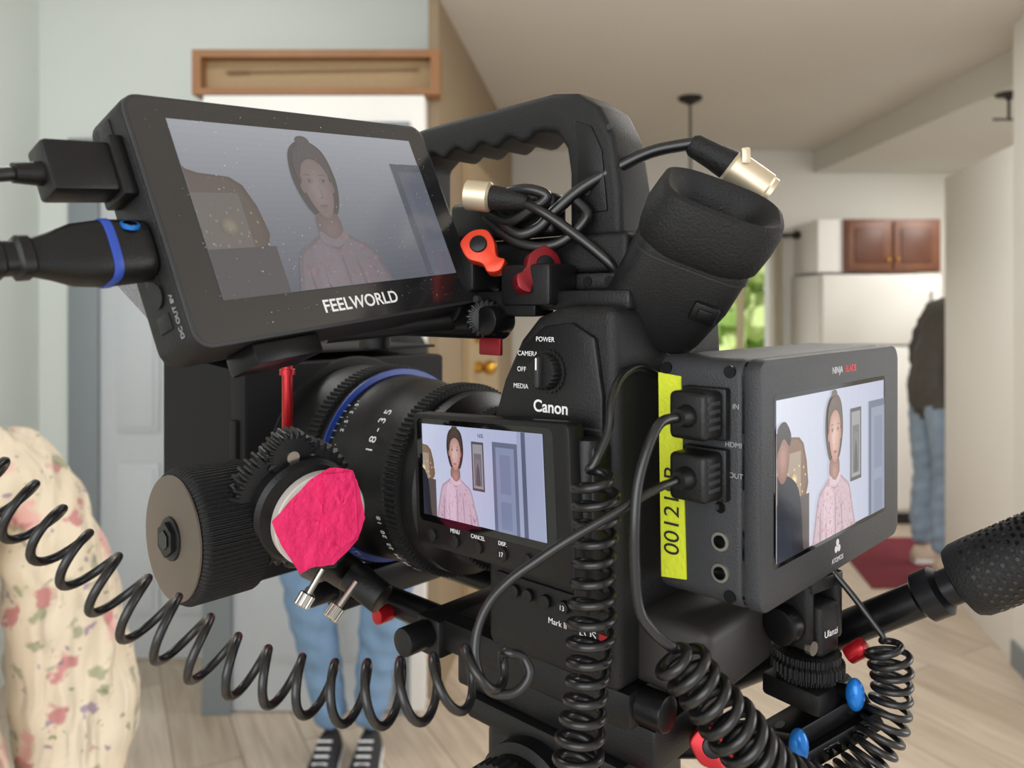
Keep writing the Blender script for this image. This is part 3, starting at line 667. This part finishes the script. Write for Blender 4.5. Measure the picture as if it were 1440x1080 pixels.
cam_.part('lcd_housing', BLK2, F3).ext(rrect(0, -64, 109, 0, 3.5), 'z', -9, 0, 1.2)
cam_.part('lcd_inset', GLS, F3).ext(rrect(3.5, -52, 100, -2.5, 3), 'z', -.5, .08)
shot(cam_, F3, 8, -5, 86, 43.5, 'lcd', gain=1.0, lift=0, zoom=1.0, cx=.60, es=.85, tint=(.96, .97, 1.02), amt=.32, ty=.02, hairdk=30)
p = cam_.part('lcd_buttons', BLK, F3)
for i, x in enumerate((14, 32, 49, 66, 82)):
    p.cyl((x, -58, -.5), (x, -58, 1.2), 2.9, b=.4)
for tx, x in (('MENU', 32), ('CANCEL', 49), ('DISP.', 66)): cam_.text('lcd_label', tx, x, -53.6, .2, 2.6, WHT, F=F3)
cam_.text('lcd_label', '17', 66, -58, 1.4, 3.0, WHT, F=F3); cam_.text('iso_overlay', '16%', 56, -8, 2.2, 2.6, mat('dark_print', (40, 40, 50), .6, var=0), F=F3)
cam_.text('lcd_label', '13', 84, -30, 3.8, 3, WHT, F=SIDE)
hd = cam_.part('top_handle', BLK)
grip = [(-66, 180), (-66, 193), (-58, 196.5), (-40, 198), (50, 200), (64, 197.5), (77, 189), (85, 174), (89, 150), (90, 128), (60, 128), (60, 160), (58, 172), (52, 180), (44, 182)]
wave = [(x, 180.5 + 2.2 * math.cos((x - 40) / 14 * 2 * math.pi / 1.4)) for x in range(38, -47, -3)]
hd.ext(grip + wave + [(-50, 176), (-50, 128), (-66, 128)], 'y', -14, 14, 3.5, 3, ang=.7)
hd.box(-70, 96, -18, 18, 112, 130, 3, 3)
cam_.part('handle_inlay', BLK2).ext([(64, 184), (74, 180), (80, 168), (83, 140), (66, 140), (66, 170)], 'y', -15, -13.5, .6)
cam_.part('handle_screws', GRY).cyl((72, -15.6, 150), (72, -14, 150), 2).cyl((84, -14.6, 178), (84, -14, 178), 1.4)
p = cam_.part('audio_block', BLK2); p.box(-10, 60, -26, -14, 130, 150, 3, 3)
cam_.done()

# EVF, tilted up and back towards the operator
ev = Thing('viewfinder', (73, 325, 20))
FE = frame((67, 340, -2), (.93, -.05, -.36), (.2375, .832, .498))
p = ev.part('housing', BLK, FE)
p.loft([(-11, -5, 0, 18, 14), (-9.5, -5, 0, 21.5, 17), (-2, -4, 0, 23, 18.5), (16, -1, 0, 24, 19), (34, 0, 0, 24, 19), (38, 0, 0, 23, 18)], 4.8)
ev.part('eyecup', RUB, FE).loft([(34, 0, 0, 24, 19.5), (37, .5, 0, 26, 21), (46, 1, 0, 27, 21.5), (54, 2, 0, 26.5, 20.5), (58, 2, 0, 25.5, 19.5), (59, 2, 0, 23.5, 17.5), (57, 2, 0, 19.5, 14.5), (51, 2, 0, 15, 11), (46, 2, 0, 13, 10)], 3.2)
ev.part('eyepiece_glass', GLS, FE).loft([(44, 2, 0, 12.8, 9.8), (47, 2, 0, 12.5, 9.5)], 2.2)
ev.part('latch', BLK2, FE).box(7, 18, -21, -16, 12, 21, 1.2).box(9.5, 15.5, -21.9, -20, 14, 19, .6)
ev.part('neck', BLK2).cyl((36, 366, -12), (62, 346, -4), 14, 15, b=2)
ev.part('trim_ring', GRY, FE).loft([(31.6, 0, 0, 24.4, 19.4), (32.6, 0, 0, 24.5, 19.5)], 4.8)
ev.done()

# ------------------------------------------------------------------ LENS
ln = Thing('cine_lens', (-60, 470, -97), RIG)
p = ln.part('barrel', BLK2)
p.lathe((36, 0, 0), (-200, 0, 0), [(0, 34), (6, 36), (14, 36), (16, 40), (34, 41), (36, 41), (42, 43), (48, 49.5), (70, 50), (72, 48.5), (76, 48.5), (84, 51), (96, 52), (98, 53.5), (118, 55), (120, 57.5), (150, 58.5), (158, 59), (160, 58), (162, 56)], 96)
g = ln.part('gear_rings', RUB)
g.lathe((-22, 0, 0), (-200, 0, 0), [(0, 52), (0.4, 53.5), (10, 53.5), (10.4, 52)], teeth=110, tooth=1.4)
g.lathe((-88, 0, 0), (-200, 0, 0), [(0, 58), (0.4, 60.5), (11, 60.5), (11.4, 58)], teeth=120, tooth=1.4)
g.lathe((10, 0, 0), (-200, 0, 0), [(0, 40), (0.4, 43), (9, 43), (9.4, 40)], teeth=90, tooth=1.3)
ln.part('blue_rings', BLR).lathe((-82, 0, 0), (-200, 0, 0), [(0, 57.8), (.2, 58.4), (1.1, 58.4), (1.3, 57.8)], 96)
def ringtext(s, x, r, a0, size, step, m=WHT):
    for i, ch in enumerate(s):
        if ch == ' ': continue
        a = math.radians(a0 + i * step); c, s_ = math.cos(a), math.sin(a)
        F = RIG @ Matrix(((0, -1, 0, x), (s_, 0, -c, -r * c), (c, 0, s_, r * s_), (0, 0, 0, 1)))
        ln.text('engraving', ch, 0, 0, 0, size, m, F=F)
ringtext('18-35', -46, 54.4, 22, 8, 6)
ringtext('Cinema', 2, 43.0, 40, 5, 5)
for i, t in enumerate(('18', '20', '22', '24', '28', '35')): ringtext(t, -36, 53.9, -18 - i * 9, 4.6, 3)
for i, t in enumerate(("3.5'", "2.5'", "2'", "1'7", "1'5", "1'3", "1'2", "1'1", "12'")): ringtext(t, -70, 58.2, 40 - i * 11, 4.2, 2.6)
for i in range(26):
    a = math.radians(44 - i * 4); c, s_ = math.cos(a), math.sin(a)
    ln.part('index_marks', GPR, RIG @ Matrix(((0, -1, 0, -76), (s_, 0, -c, -58.3 * c), (c, 0, s_, 58.3 * s_), (0, 0, 0, 1)))).box(-.2, .2, -1.5, 1.5, 0, .15)
ln.done()

# ------------------------------------------------------------------ MATTE BOX
MBK = mat('matte_black_box', (13, 13, 14), .65, spec=.25)
mb = Thing('matte_box', (-160, 520, -97), RIG)
p = mb.part('hood', MBK)
t = bmesh.new()
ra = [(-142, -74, -58), (-142, 74, -58), (-142, 74, 58), (-142, -74, 58)]; rb = [(-222, -84, -66), (-222, 84, -66), (-222, 84, 66), (-222, -84, 66)]
rc = [(-222, -80, -62), (-222, 80, -62), (-222, 80, 62), (-222, -80, 62)]; rd = [(-150, -70, -54), (-150, 70, -54), (-150, 70, 54), (-150, -70, 54)]
vs = [[t.verts.new(q) for q in r] for r in (ra, rb, rc, rd)]
for A, B_ in zip(vs[:-1], vs[1:]):
    for i in range(4): t.faces.new((A[i], A[(i + 1) % 4], B_[(i + 1) % 4], B_[i]))
t.faces.new(vs[0]); t.faces.new(vs[3]); p.add(t)
p2 = mb.part('filter_stage', MBK); p2.box(-146, -128, -78, 78, -66, 62, 3)
p2.box(-140, -133, -81, -76, -30, 30, 1)
mb.part('donut', RUB).lathe((-126.5, 0, 0), (-200, 0, 0), [(0, 60), (.5, 63), (3, 64), (4, 63)], 96)
mb.part('top_flag', MBK).box(-224, -140, -80, 80, 66.5, 68.5, .5)
mb.done()

# ------------------------------------------------------------------ RODS / BASEPLATE / CLAMPS
rs = Thing('rod_support', (-10, 400, -165), RIG)
p = rs.part('rods', ANO)
for y in (-30, 30): p.cyl((-137, y, -67.6), (124, y, -67.6), 7.5, b=1)
p = rs.part('baseplate', BLK2); p.box(-6, 112, -40, 40, -76, -60.2, 2)
p = rs.part('rod_clamps', BLK2); p.box(-16, 2, -44, 44, -80, -60, 3).box(-100, -84, -42, 42, -80, -60, 3)
p = rs.part('clamp_knobs', BLK2); p.cyl((-92, -58, -68), (-92, -42, -68), 6, b=1).cyl((-7, -60, -68), (-7, -44, -68), 7, b=1)
rs.part('red_knob', RED).cyl((-46, -46, -70), (-46, -36, -70), 4.5, b=1)
rs.done()

tp = Thing('accessory_rail', (0, 390, 10), RIG)
p = tp.part('rail', ANO); p.box(-60, 60, -38, -24, 92, 104, 1.5)
p.cyl((-62, -38, 88), (40, -38, 88), 7, b=1)
p.cyl((-20, -46, 92), (-20, -30, 92), 9, b=1.5).cyl((12, -48, 98), (12, -30, 98), 10, b=1.5).cyl((36, -46, 90), (36, -32, 90), 7, b=1)
p = tp.part('clamp_blocks', BLK2); p.box(-42, -26, -44, -22, 100, 122, 2).box(2, 24, -42, -22, 104, 124, 2).box(40, 70, -40, -20, 97, 116, 2)
p = tp.part('bolts', GRY); p.cyl((12, -49.5, 98), (12, -48, 98), 3, seg=6).cyl((52, -41, 106), (52, -40, 106), 2.2, seg=6).cyl((28, -44, 100), (28, -42, 100), 2, seg=6)
tp.part('red_tab', DRD).box(30, 44, -44, -42, 74, 82, .6)
tp.done()
def lever(name, o, m, ang, L=19):
    F = frame(o, (math.cos(ang) * .9, -.35, math.sin(ang)), (-math.sin(ang), 0, math.cos(ang)))
    l = Thing(name, o, F)
    l.part('lever', m).ext(blob([(-7, -6), (-8, 1), (-4, 7), (3, 7), (10, 4), (L, 6), (L + 3, 1), (L, -4), (9, -4), (3, -8), (-3, -8)], 5), 'z', -4, 4, 1.3, ang=.8)
    l.part('pivot', ANO).cyl((0, 0, -6), (0, 0, 5.4), 4.2, b=.7)
    l.part('stem', m).cyl((0, 0, -16), (0, 0, -4), 5, b=.6)
    l.done()
lever('clamp_lever', (-15, 366, 28), ORG, math.radians(-52), 14)
lever('clamp_lever', (14, 352, 18), DRD, math.radians(215), 14)
lever('clamp_lever', (84, 322, -184), RED, math.radians(-48), 16)

ar = Thing('monitor_arm', (-60, 380, 20))
p = ar.part('arm', ANO); p.cyl((-92, 335, 22), (-64, 380, 26), 7, b=1).cyl((-64, 380, 26), (-48, 430, 30), 7, b=1)
ar.part('ball_joints', BLK2).sph((-64, 380, 26), 12).sph((-46, 436, 30), 11).sph((-92, 334, 22), 11)
p = ar.part('rosette_knob', BLK2); p.lathe((-14, 368, -6), (-10, 350, -6), [(0, 8), (1, 9), (7, 9), (8, 7)], teeth=20, tooth=1)
p.cyl((-84, 345, -12), (-20, 380, -6), 5).cyl((-70, 392, -22), (-70, 392, -12), 8, b=1.5)
ar.done()

# ------------------------------------------------------------------ FOLLOW FOCUS
ff = Thing('follow_focus', (-120, 370, -100), RIG)
w_ = ff.part('hand_wheel', RUB)
w_.lathe((-64, -113, -9), (-64, -147, -9), [(0, 22), (1, 29.5), (2.5, 31.5), (30, 31.5), (32.5, 30), (34, 27)], teeth=90, tooth=.7)
ff.part('wheel_face', BEI).lathe((-64, -146.8, -9), (-64, -150, -9), [(0, 28.5), (.8, 28.4), (1, 27.5)], 64)
p = ff.part('wheel_hub', BLK2); p.cyl((-64, -149, -9), (-64, -146, -9), 10, b=.6).cyl((-64, -151, -9), (-64, -148, -9), 8, seg=6)
ff.part('hub_socket', GLS).cyl((-64, -151.6, -9), (-64, -150.8, -9), 4.5, seg=6)
p = ff.part('shaft', ANO); p.cyl((-64, -114, -9), (-64, -84, -9), 8, b=1).cyl((-64, -112, -9), (-64, -104, -9), 13, b=1)
G = V((-104, 365, -93)); N_ = V((.62, -.76, -.15)).normalized()
FG = frame(G, (.77, .63, .0), (.1, -.12, .99))
g = ff.part('drive_gear', BLK2, FG)
zs = 1 if V((FG[0][2], FG[1][2], FG[2][2])).dot(N_) > 0 else -1
g.lathe((0, 0, -8 * zs), (0, 0, 20 * zs), [(0, 20), (1, 31), (9, 31), (10, 28.5)], teeth=44, tooth=2.2)
g.lathe((3, -2, 2 * zs), (3, -2, 20 * zs), [(0, 25), (6, 25), (8, 23)], 64)
g.lathe((-4, 24, -6 * zs), (-4, 24, 20 * zs), [(0, 8), (1, 12), (10, 12), (11, 10)], teeth=22, tooth=1.6)
ff.part('gear_cap_screw', SIL, FG).cyl((-4, 24, 4 * zs), (-4, 24, 6 * zs), 3, seg=16)
ff.part('marking_disc', CRM, FG).lathe((8, -5, 8 * zs), (8, -5, 30 * zs), [(0, 22), (.6, 22.6), (6.4, 22.6), (7, 22)], 64)
def crumple(pts, z, amp, seed):
    rnd = random.Random(seed); t = bmesh.new(); cxm = sum(a for a, b in pts) / len(pts); cym = sum(b for a, b in pts) / len(pts)
    rings = []
    for f in (1, .8, .58, .36, .16):
        ring = []
        for i in range(len(pts)):
            a0, a1 = pts[i], pts[(i + 1) % len(pts)]
            for k in range(4):
                u = k / 4; px = a0[0] + (a1[0] - a0[0]) * u; py = a0[1] + (a1[1] - a0[1]) * u
                ring.append(t.verts.new((cxm + (px - cxm) * f + rnd.uniform(-.25, .25), cym + (py - cym) * f + rnd.uniform(-.25, .25), (z + abs(rnd.gauss(0, amp))) * 1.0)))
        rings.append(ring)
    n = len(rings[0])
    for A, B_ in zip(rings[:-1], rings[1:]):
        for i in range(n): t.faces.new((A[i], A[(i + 1) % n], B_[(i + 1) % n], B_[i]))
    t.faces.new(rings[-1])
    for v in t.verts: v.co.z *= zs
    bmesh.ops.triangulate(t, faces=t.faces[:])
    return t
tape = [(-25, 3), (-8, 20), (2, 25), (14, 22), (17, 16), (23, -4), (20, -15), (8, -25), (-4, -24), (-9, -26), (-20, -9)]
ff.part('pink_tape', PNK, FG).add(crumple([(x * .98 + 8, y * .98 - 4) for x, y in tape], 15.1, .22, 3))
ff.part('pink_tape_fold', PNK, FG).add(crumple([(x + 8, y - 4) for x, y in [(-2, 22), (13, 21), (16, 12), (19, -12), (8, -18), (1, -2)]], 15.9, .22, 8))
p = ff.part('bracket', BLK2, WORLD); p.cyl((-100, 376, -118), (-84, 436, -158), 9, b=1.5).box(-112, -84, 372, 392, -128, -84, 3)
p.cyl((-84, 400, -140), (-66, 392, -150), 8, b=1)
p = ff.part('thumb_screws', SIL, WORLD)
for a, b in (((-128, 362, -87), (-116, 360, -82)), ((-99, 360, -141), (-94, 364, -132)), ((-85, 358, -146), (-79, 364, -138))):
    A, B_ = V(a), V(b); p.lathe(A, B_, [(0, 3.4), (.5, 4), (6, 4), (6.5, 3)], teeth=14, tooth=.4); p.cyl(A, A + (B_ - A) * 1.7, 1.6, seg=12)
ff.done()
rp = Thing('red_support_post', (-117, 400, -40))
rp.part('post', RED).cyl((-117, 400, -66), (-117, 400, -14), 2.8, b=.4).cyl((-117, 400, -22), (-117, 400, -19), 4.2, b=.5).cyl((-117, 400, -36), (-117, 400, -33), 4)
rp.part('foot', BLK2).cyl((-117, 400, -78), (-117, 400, -64), 5.5, b=.8)
rp.done()

# ------------------------------------------------------------------ RECORDER MONITOR (right)
F2 = frame((91, 282, -20), (.699, .715, 0), (0, 0, 1))
rc_ = Thing('recorder_monitor', (135, 345, -68), F2)
W2, H2 = 150, 95
rc_.part('housing', REC).ext(rrect(0, -H2, W2, 0, 7), 'z', -44, -7, 2.2, 3)
rc_.part('front_bezel', REC).ext(rrect(0, -H2, W2, 0, 7), 'z', -6.6, 0, 1.3, 2)
rc_.part('bezel_gap', GLS).ext(rrect(.8, -H2 + .8, W2 - .8, -.8, 6), 'z', -7.4, -6)
rc_.part('screen_glass', GLS).ext(rrect(11, -80, 130, -14, 2), 'z', -.4, .1)
shot(rc_, F2, 13, -16, 115, 62, 'rec', gain=1.0, zoom=1.05, cx=.85, ty=.06, es=.88, amt=.45)
LPR = mat('light_print', (205, 205, 208), .6, var=0)
rc_.text('bezel_logo', 'NINJA', 72, -8, .1, 4.2, LPR); rc_.text('bezel_logo_red', 'BLADE', 87, -8, .1, 4.2, mat('red_print', (225, 70, 70), .6, var=0))
rc_.text('maker_label', 'ATOMOS', 72, -90, .1, 3, LPR)
p = rc_.part('maker_mark', LPR)
for k in range(3):
    a = math.radians(90 + 120 * k); p.lathe((72 + 1.8 * math.cos(a), -84.5 + 1.8 * math.sin(a), 0), (72 + 1.8 * math.cos(a), -84.5 + 1.8 * math.sin(a), .1), [(0, 1.5), (.1, 1.5)], 20)
LS = F2 @ Matrix(((0, 0, -1, 0), (0, 1, 0, 0), (1, 0, 0, 0), (0, 0, 0, 1)))
p = rc_.part('audio_jacks', SIL, LS)
for y in (-70, -82): p.lathe((-16, y, 0), (-16, y, 2), [(0, 3.8), (.6, 3.6)], 24)
p = rc_.part('jack_holes', GLS, LS)
for y in (-70, -82): p.cyl((-16, y, .4), (-16, y, .9), 2.5, seg=20)
p.cyl((-16, -57, -1), (-16, -57, .3), 2.2, seg=20)
p = rc_.part('corner_screws', ANO, LS)
for x, y in ((-40, -5), (-12, -5), (-12, -90)): p.cyl((x, y, -.5), (x, y, .6), 2.4, seg=20)
for tx, y in (('IN', -18), ('HDMI', -32.5), ('OUT', -44)): rc_.text('port_label', tx, -10.5 if tx == 'HDMI' else -9.5, y, .2, 2.8, GPR, F=LS)
rc_.part('tape', YEL, LS).ext([(-43.5, -7), (-33, -8), (-30.5, -88), (-42, -89.5), (-42.6, -60)], 'z', .1, .7)
rc_.text('tape_writing', '001219B', -36.8, -62, .9, 10, mat('marker_ink', (24, 26, 20), .7, var=0), F=LS, rot=math.radians(90))
p = rc_.part('hdmi_plugs', BLK2, LS)
for y in (-21, -44):
    p.box(-29, -13, y - 9, y + 9, 0, 16, 2.2, 3); p.box(-30.5, -11.5, y - 10, y + 10, 0, 4, 1); p.cyl((-21, y, 15), (-21, y, 22), 4.6, 3.2)
p = rc_.part('plug_ribs', GRY, LS)
for y in (-21, -44):
    for k in range(4): p.box(-13.4, -12.7, y - 5 + k * 3, y - 3.5 + k * 3, 6, 14)
rc_.done()
um = Thing('monitor_mount', (132, 342, -150))
FU = frame((130, 338, -116), (.80, .60, 0), (-.6, .8, 0))
p = um.part('bracket', BLK2, FU); p.box(-12, 12, -10, 10, -6, 0, 1).box(-14, -8, -9, 9, -30, -2, 2).box(8, 14, -9, 9, -30, -2, 2)
um.part('hinge_block', BLK, FU).box(-7.4, 7.4, -11, 11, -34, -12, 2.5, 3)
um.part('tilt_knob', ANO, FU).cyl((-22, 0, -20), (-14, 0, -20), 8, b=1.2).cyl((14, 0, -20), (17, 0, -20), 5)
um.text('mount_label', 'Ulanzi', 0, -24, 11.3, 4.2, WHT, F=FU @ Matrix(((1, 0, 0, 0), (0, 0, -1, 0), (0, 1, 0, 0), (0, 0, 0, 1))))
b_ = um.part('base_wheel', BLK2, FU); b_.lathe((0, 0, -34), (0, 0, -60), [(0, 12), (1, 14), (4, 14), (5, 15.5), (9, 15.5), (10, 13), (13, 13)], teeth=40, tooth=.7); b_.box(-14, 14, -14, 14, -56, -46, 2)
um.part('jack_silver', SIL, FU).cyl((-12, -10.5, -28), (-12, -8, -28), 3)
um.done()
nr = Thing('cheese_rail', (128, 335, -180))
FN = frame((128, 334, -178), (.86, 0, .5), (0, 1, 0))
p = nr.part('rail', ANO, FN)
p.box(-34, 26, -9, 9, -6, 2, 1.2).box(-34, 26, -12, 12, -14, -6, 1.2)
q = nr.part('rail_slots', GLS, FN)
for x in (-26, -12, 2, 16): q.box(x - 4, x + 4, -12.3, -11, -12, -8, .5).cyl((x, 0, 1), (x, 0, 2.2), 2.4, seg=16)
nr.part('support_arm', ANO).cyl((112, 345, -195), (66, 372, -210), 8, b=1)
q = nr.part('blue_knobs', BLU); q.sph((143, 320, -162), 3.8, 1, 1, 1.8).sph((112, 300, -172), 3.8, 1, 1, 1.8)
q = nr.part('knob_stems', ANO); q.cyl((139, 332, -165), (143, 321, -162), 3).cyl((112, 330, -186), (112, 302, -172), 3)
nr.part('red_pin', RED).cyl((146, 334, -152), (152, 330, -146), 4, b=.8)
nr.done()

# ------------------------------------------------------------------ TRIPOD
tp = Thing('tripod', (36, 374, -400), RIG)
p = tp.part('fluid_head', BLK2)
p.box(0, 118, -30, 30, -96, -77, 2).box(10, 104, -34, 34, -108, -96, 3).box(18, 98, -30, 30, -150, -106, 8, 3)
p.lathe((58, -30, -130), (58, -62, -130), [(0, 27), (2, 29), (12, 29), (14, 25), (22, 24), (23, 22)], 64).lathe((58, 30, -130), (58, 62, -130), [(0, 27), (2, 29), (12, 29), (14, 25), (22, 24), (23, 22)], 64)
p.lathe((58, 0, -148), (58, 0, -200), [(0, 34), (2, 37), (20, 37), (22, 40), (34, 41), (36, 46), (44, 46), (60, 36), (78, 20), (90, 16), (110, 14)], 64)
tp.part('drag_ring', RUB).lathe((58, -50, -130), (58, -62, -130), [(0, 25), (.5, 26.5), (8, 26.5), (8.5, 25)], teeth=40, tooth=.9)
s_ = tp.part('red_lock', RED); s_.box(96, 112, -40, -30, -106, -98, 2).box(44, 66, -66, -60, -160, -154, 1.5)
p = tp.part('crown', BLK2); p.lathe((58, 0, -196), (58, 0, -240), [(0, 48), (2, 52), (20, 52), (24, 44)], 48)
lg = tp.part('legs', ANO); ft = tp.part('feet', RUB); jn = tp.part('leg_locks', BLK2)
c0 = V((58, 0, 0))
for k in range(3):
    a = math.radians(30 + 120 * k); d = V((math.cos(a), math.sin(a), 0)); sd = V((-d.y, d.x, 0))
    t0 = c0 + d * 48 + V((0, 0, -208)); f0 = c0 + d * 520 + V((0, 0, -1287)); mid = t0.lerp(f0, .5)
    for s1 in (-1, 1): lg.cyl(t0 + sd * 16 * s1, mid + sd * 16 * s1, 9)
    lg.cyl(mid - (f0 - t0) * .08, f0, 11); jn.cyl(mid + sd * 30, mid - sd * 30, 17, b=3); jn.cyl(t0 + sd * 28, t0 - sd * 28, 16, b=3)
    jn.cyl(t0.lerp(f0, .75) + sd * 18, t0.lerp(f0, .75) - sd * 18, 15, b=3)
    ft.lathe(f0 + V((0, 0, 12)), f0 + V((0, 0, -30)), [(0, 14), (4, 22), (24, 24), (27, 22)], 32)
    jn.cyl(c0 + V((0, 0, -700)), t0.lerp(f0, .5), 5)
jn.cyl(c0 + V((0, 0, -690)), c0 + V((0, 0, -712)), 22, b=3)
A, B_ = V((95, 400, -200)), V((225, 300, -88)); dd = (B_ - A)
ph = tp.part('pan_handle', ANO, WORLD); ph.cyl(A, A + dd * 1.02, 7.6, b=1); ph.cyl(A - dd * .25, A + dd * .05, 11, b=2)
ph.lathe(A + dd * .64, B_, [(0, 8), (2, 10.5), (10, 10.5), (12, 8)], 32)
gr = tp.part('pan_handle_grip', RUB, WORLD)
gr.lathe(A + dd * .73, A + dd * 1.6, [(0, 9), (2, 14), (5, 15.2), (12, 15.5), (40, 14.6), (90, 15.4), (104, 14), (108, 8)], 48)
o_ = A + dd * .73; dn = dd.normalized(); q1 = dn.orthogonal().normalized(); q2 = dn.cross(q1)
dm = tp.part('grip_dimples', GLS, WORLD)
for i in range(14):
    for k in range(26):
        a = 2 * math.pi * (k + .5 * (i % 2)) / 26; nn = q1 * math.cos(a) + q2 * math.sin(a)
        c = o_ + dn * (11 + i * 3.0) + nn * (15.2 - .03 * i); dm.cyl(c, c + nn * .35, .85, seg=8)
tp.done()

# ------------------------------------------------------------------ CABLES
c1 = Thing('coiled_cable', (-80, 270, -120))
c1.coil('coil', CAB, [(-197, 272, -58), (-185, 272, -65), (-170, 272, -76), (-152, 270, -90), (-134, 270, -105), (-117, 270, -116), (-100, 270, -126), (-80, 270, -132), (-60, 268, -135), (-40, 266, -134), (-22, 264, -130), (-8, 263, -124), (0, 263, -119)],
        9.6, 1.6, 17, phase=1.0, lead0=[(-330, 330, 10), (-260, 290, -30), (-200, 272, -57)],
        lead1=[(0, 263, -119), (4, 264, -121), (6, 262, -126), (1, 260, -131), (-7, 259, -130), (-12, 260, -122), (-12, 263, -112), (-8, 266, -103), (-1, 268, -96), (8, 268, -89.5), (20, 268, -81.5), (36, 270, -73), (50, 274, -66), (60, 281, -64)])
c1.done()
c2 = Thing('coiled_cable', (28, 285, -120))
c2.coil('coil', CAB, [(30, 283, -59), (31, 283, -75), (30, 283, -98), (29, 282, -120), (27, 281, -143), (24, 280, -165), (22, 279, -190), (21, 279, -215)], 7.4, 1.7, 22, phase=0,
        lead0=[(62, 322, -30), (52, 313, -25), (43, 302, -28), (38, 292, -36), (36, 287, -47), (31, 283, -57)], lead1=[(21, 279, -215), (25, 285, -240), (60, 320, -300), (100, 360, -420)])
c2.done()
c3 = Thing('coiled_cable', (70, 268, -130))
c3.coil('coil', CAB, [(56, 266, -119), (60, 266, -125), (67, 265, -134), (75, 265, -144), (85, 266, -156), (97, 268, -167), (112, 274, -177)], 8.6, 1.9, 14, phase=2,
        lead0=[(60, 281, -41), (53, 275, -42), (48, 271, -50), (44, 268, -62), (42.5, 266, -75), (42.5, 266, -90), (44, 266, -105), (49, 266, -113), (55, 266, -118)], lead1=[(112, 274, -177), (130, 290, -186), (150, 310, -190)])
c3.done()
c4 = Thing('coiled_cable', (155, 328, -170))
c4.coil('coil', CAB, [(156, 322, -140), (158, 320, -152), (157, 319, -166), (151, 317, -180), (141, 315, -192), (126, 313, -202), (108, 312, -210)], 7.8, 1.4, 19, phase=1,
        lead0=[(140, 335, -116), (146, 330, -124), (152, 325, -133), (156, 322, -139)], lead1=[(108, 312, -210), (90, 330, -260)])
c4.done()
xl = Thing('xlr_cable', (60, 345, 55))
xl.tube('cable', CAB, [(-8, 372, 44), (2, 362, 34), (12, 358, 36), (20, 356, 44), (32, 354, 54), (48, 351, 63), (64, 348, 70), (82, 345, 73)], 2.9)
xl.tube('cable_loop', CAB, [(0, 362, 50), (12, 352, 44), (26, 347, 34), (38, 343, 24), (46, 342, 16), (54, 350, 4)], 2.4)
xl.tube('cable_loop_2', CAB, [(-14, 378, 46), (-2, 364, 40), (8, 356, 44), (16, 352, 50), (6, 356, 54), (-6, 366, 52), (-12, 376, 44), (2, 362, 30), (20, 352, 28), (34, 350, 40), (30, 354, 48)], 2.6)
p = xl.part('boot', RUB); p.lathe((80, 345, 73), (102, 343, 60), [(0, 3.8), (2, 5.2), (12, 6), (22, 7.2)], 24)
p = xl.part('connector_shell', CHP); p.lathe((97, 343.5, 63), (117, 341, 48), [(0, 6.8), (1.5, 8), (19, 8), (20, 7.2), (22, 7.2)], 32)
p.box(100, 104, 334, 337, 62, 69, .8)
p = xl.part('second_connector', CHP); p.lathe((-22, 366, 53), (-2, 360, 50), [(0, 6), (1, 7.2), (12, 7.2), (13, 6)], 32)
xl.part('second_boot', RUB).lathe((-9, 363, 51), (8, 356, 48), [(0, 6), (4, 5.6), (16, 4), (18, 3)], 24)
xl.done()

# ------------------------------------------------------------------ LIGHT
wd = bpy.data.worlds.new('world'); sc.world = wd; wd.use_nodes = True
bg = wd.node_tree.nodes['Background']; bg.inputs[0].default_value = (.97, .985, 1.0, 1); bg.inputs[1].default_value = 1.1
def area(name, loc, target, sx, sy, power, c=(1, 1, 1)):
    l = bpy.data.lights.new(name, 'AREA'); l.shape = 'RECTANGLE'; l.size = sx; l.size_y = sy; l.energy = power; l.color = c
    o = bpy.data.objects.new(name, l); col.objects.link(o); o.location = loc; o.rotation_euler = (V(target) - V(loc)).to_track_quat('-Z', 'Y').to_euler(); return o
area('daylight_window_behind', (-.8, -1.5, 1.7), (0, 3, 1.2), 2.2, 1.4, 36, (.97, .99, 1))
area('side_area_light', (3.2, .6, 1.6), (-.5, 2.0, 1.2), 1.8, 1.6, 36, (1, .985, .96))  # added area light on the open right side; no window stands there
area('kitchen_fill', (3.0, 4.2, 2.32), (2.9, 4.3, 0), .6, .6, 24, (1, .97, .93))  # unseen fill light added under the soffit to brighten the kitchen
area('living_fill', (1.1, 2.1, 2.48), (1.1, 2.1, 0), .8, .8, 22, (1, .985, .95))  # fill added above the frame to lift the living room; no fixture
area('hall_fill', (-1.1, 1.6, 2.78), (-1.1, 1.9, 0), .6, .6, 13, (.98, .99, 1))  # out-of-frame fill added to brighten the hall walls
area('dining_pendant_bulb', (.94, 4.05, 1.70), (.94, 4.05, 0), .15, .15, 7, (1, .96, .9))
sl = bpy.data.lights.new('sun', 'SUN'); sl.energy = 3.0; sl.angle = .05; so = bpy.data.objects.new('sun', sl); col.objects.link(so); so.rotation_euler = V((.3, .5, -.8)).to_track_quat('-Z', 'Y').to_euler()

cd = bpy.data.cameras.new('camera'); cd.sensor_width = 36; cd.sensor_fit = 'HORIZONTAL'; cd.lens = 27; cd.shift_y = -110 / 1440; cd.clip_start = .02
cd.dof.use_dof = True; cd.dof.focus_distance = .335; cd.dof.aperture_fstop = 11
co = bpy.data.objects.new('camera', cd); col.objects.link(co); co.location = (0, 0, H); co.rotation_euler = (math.radians(90), 0, 0); sc.camera = co
sc.view_settings.view_transform = 'Standard'
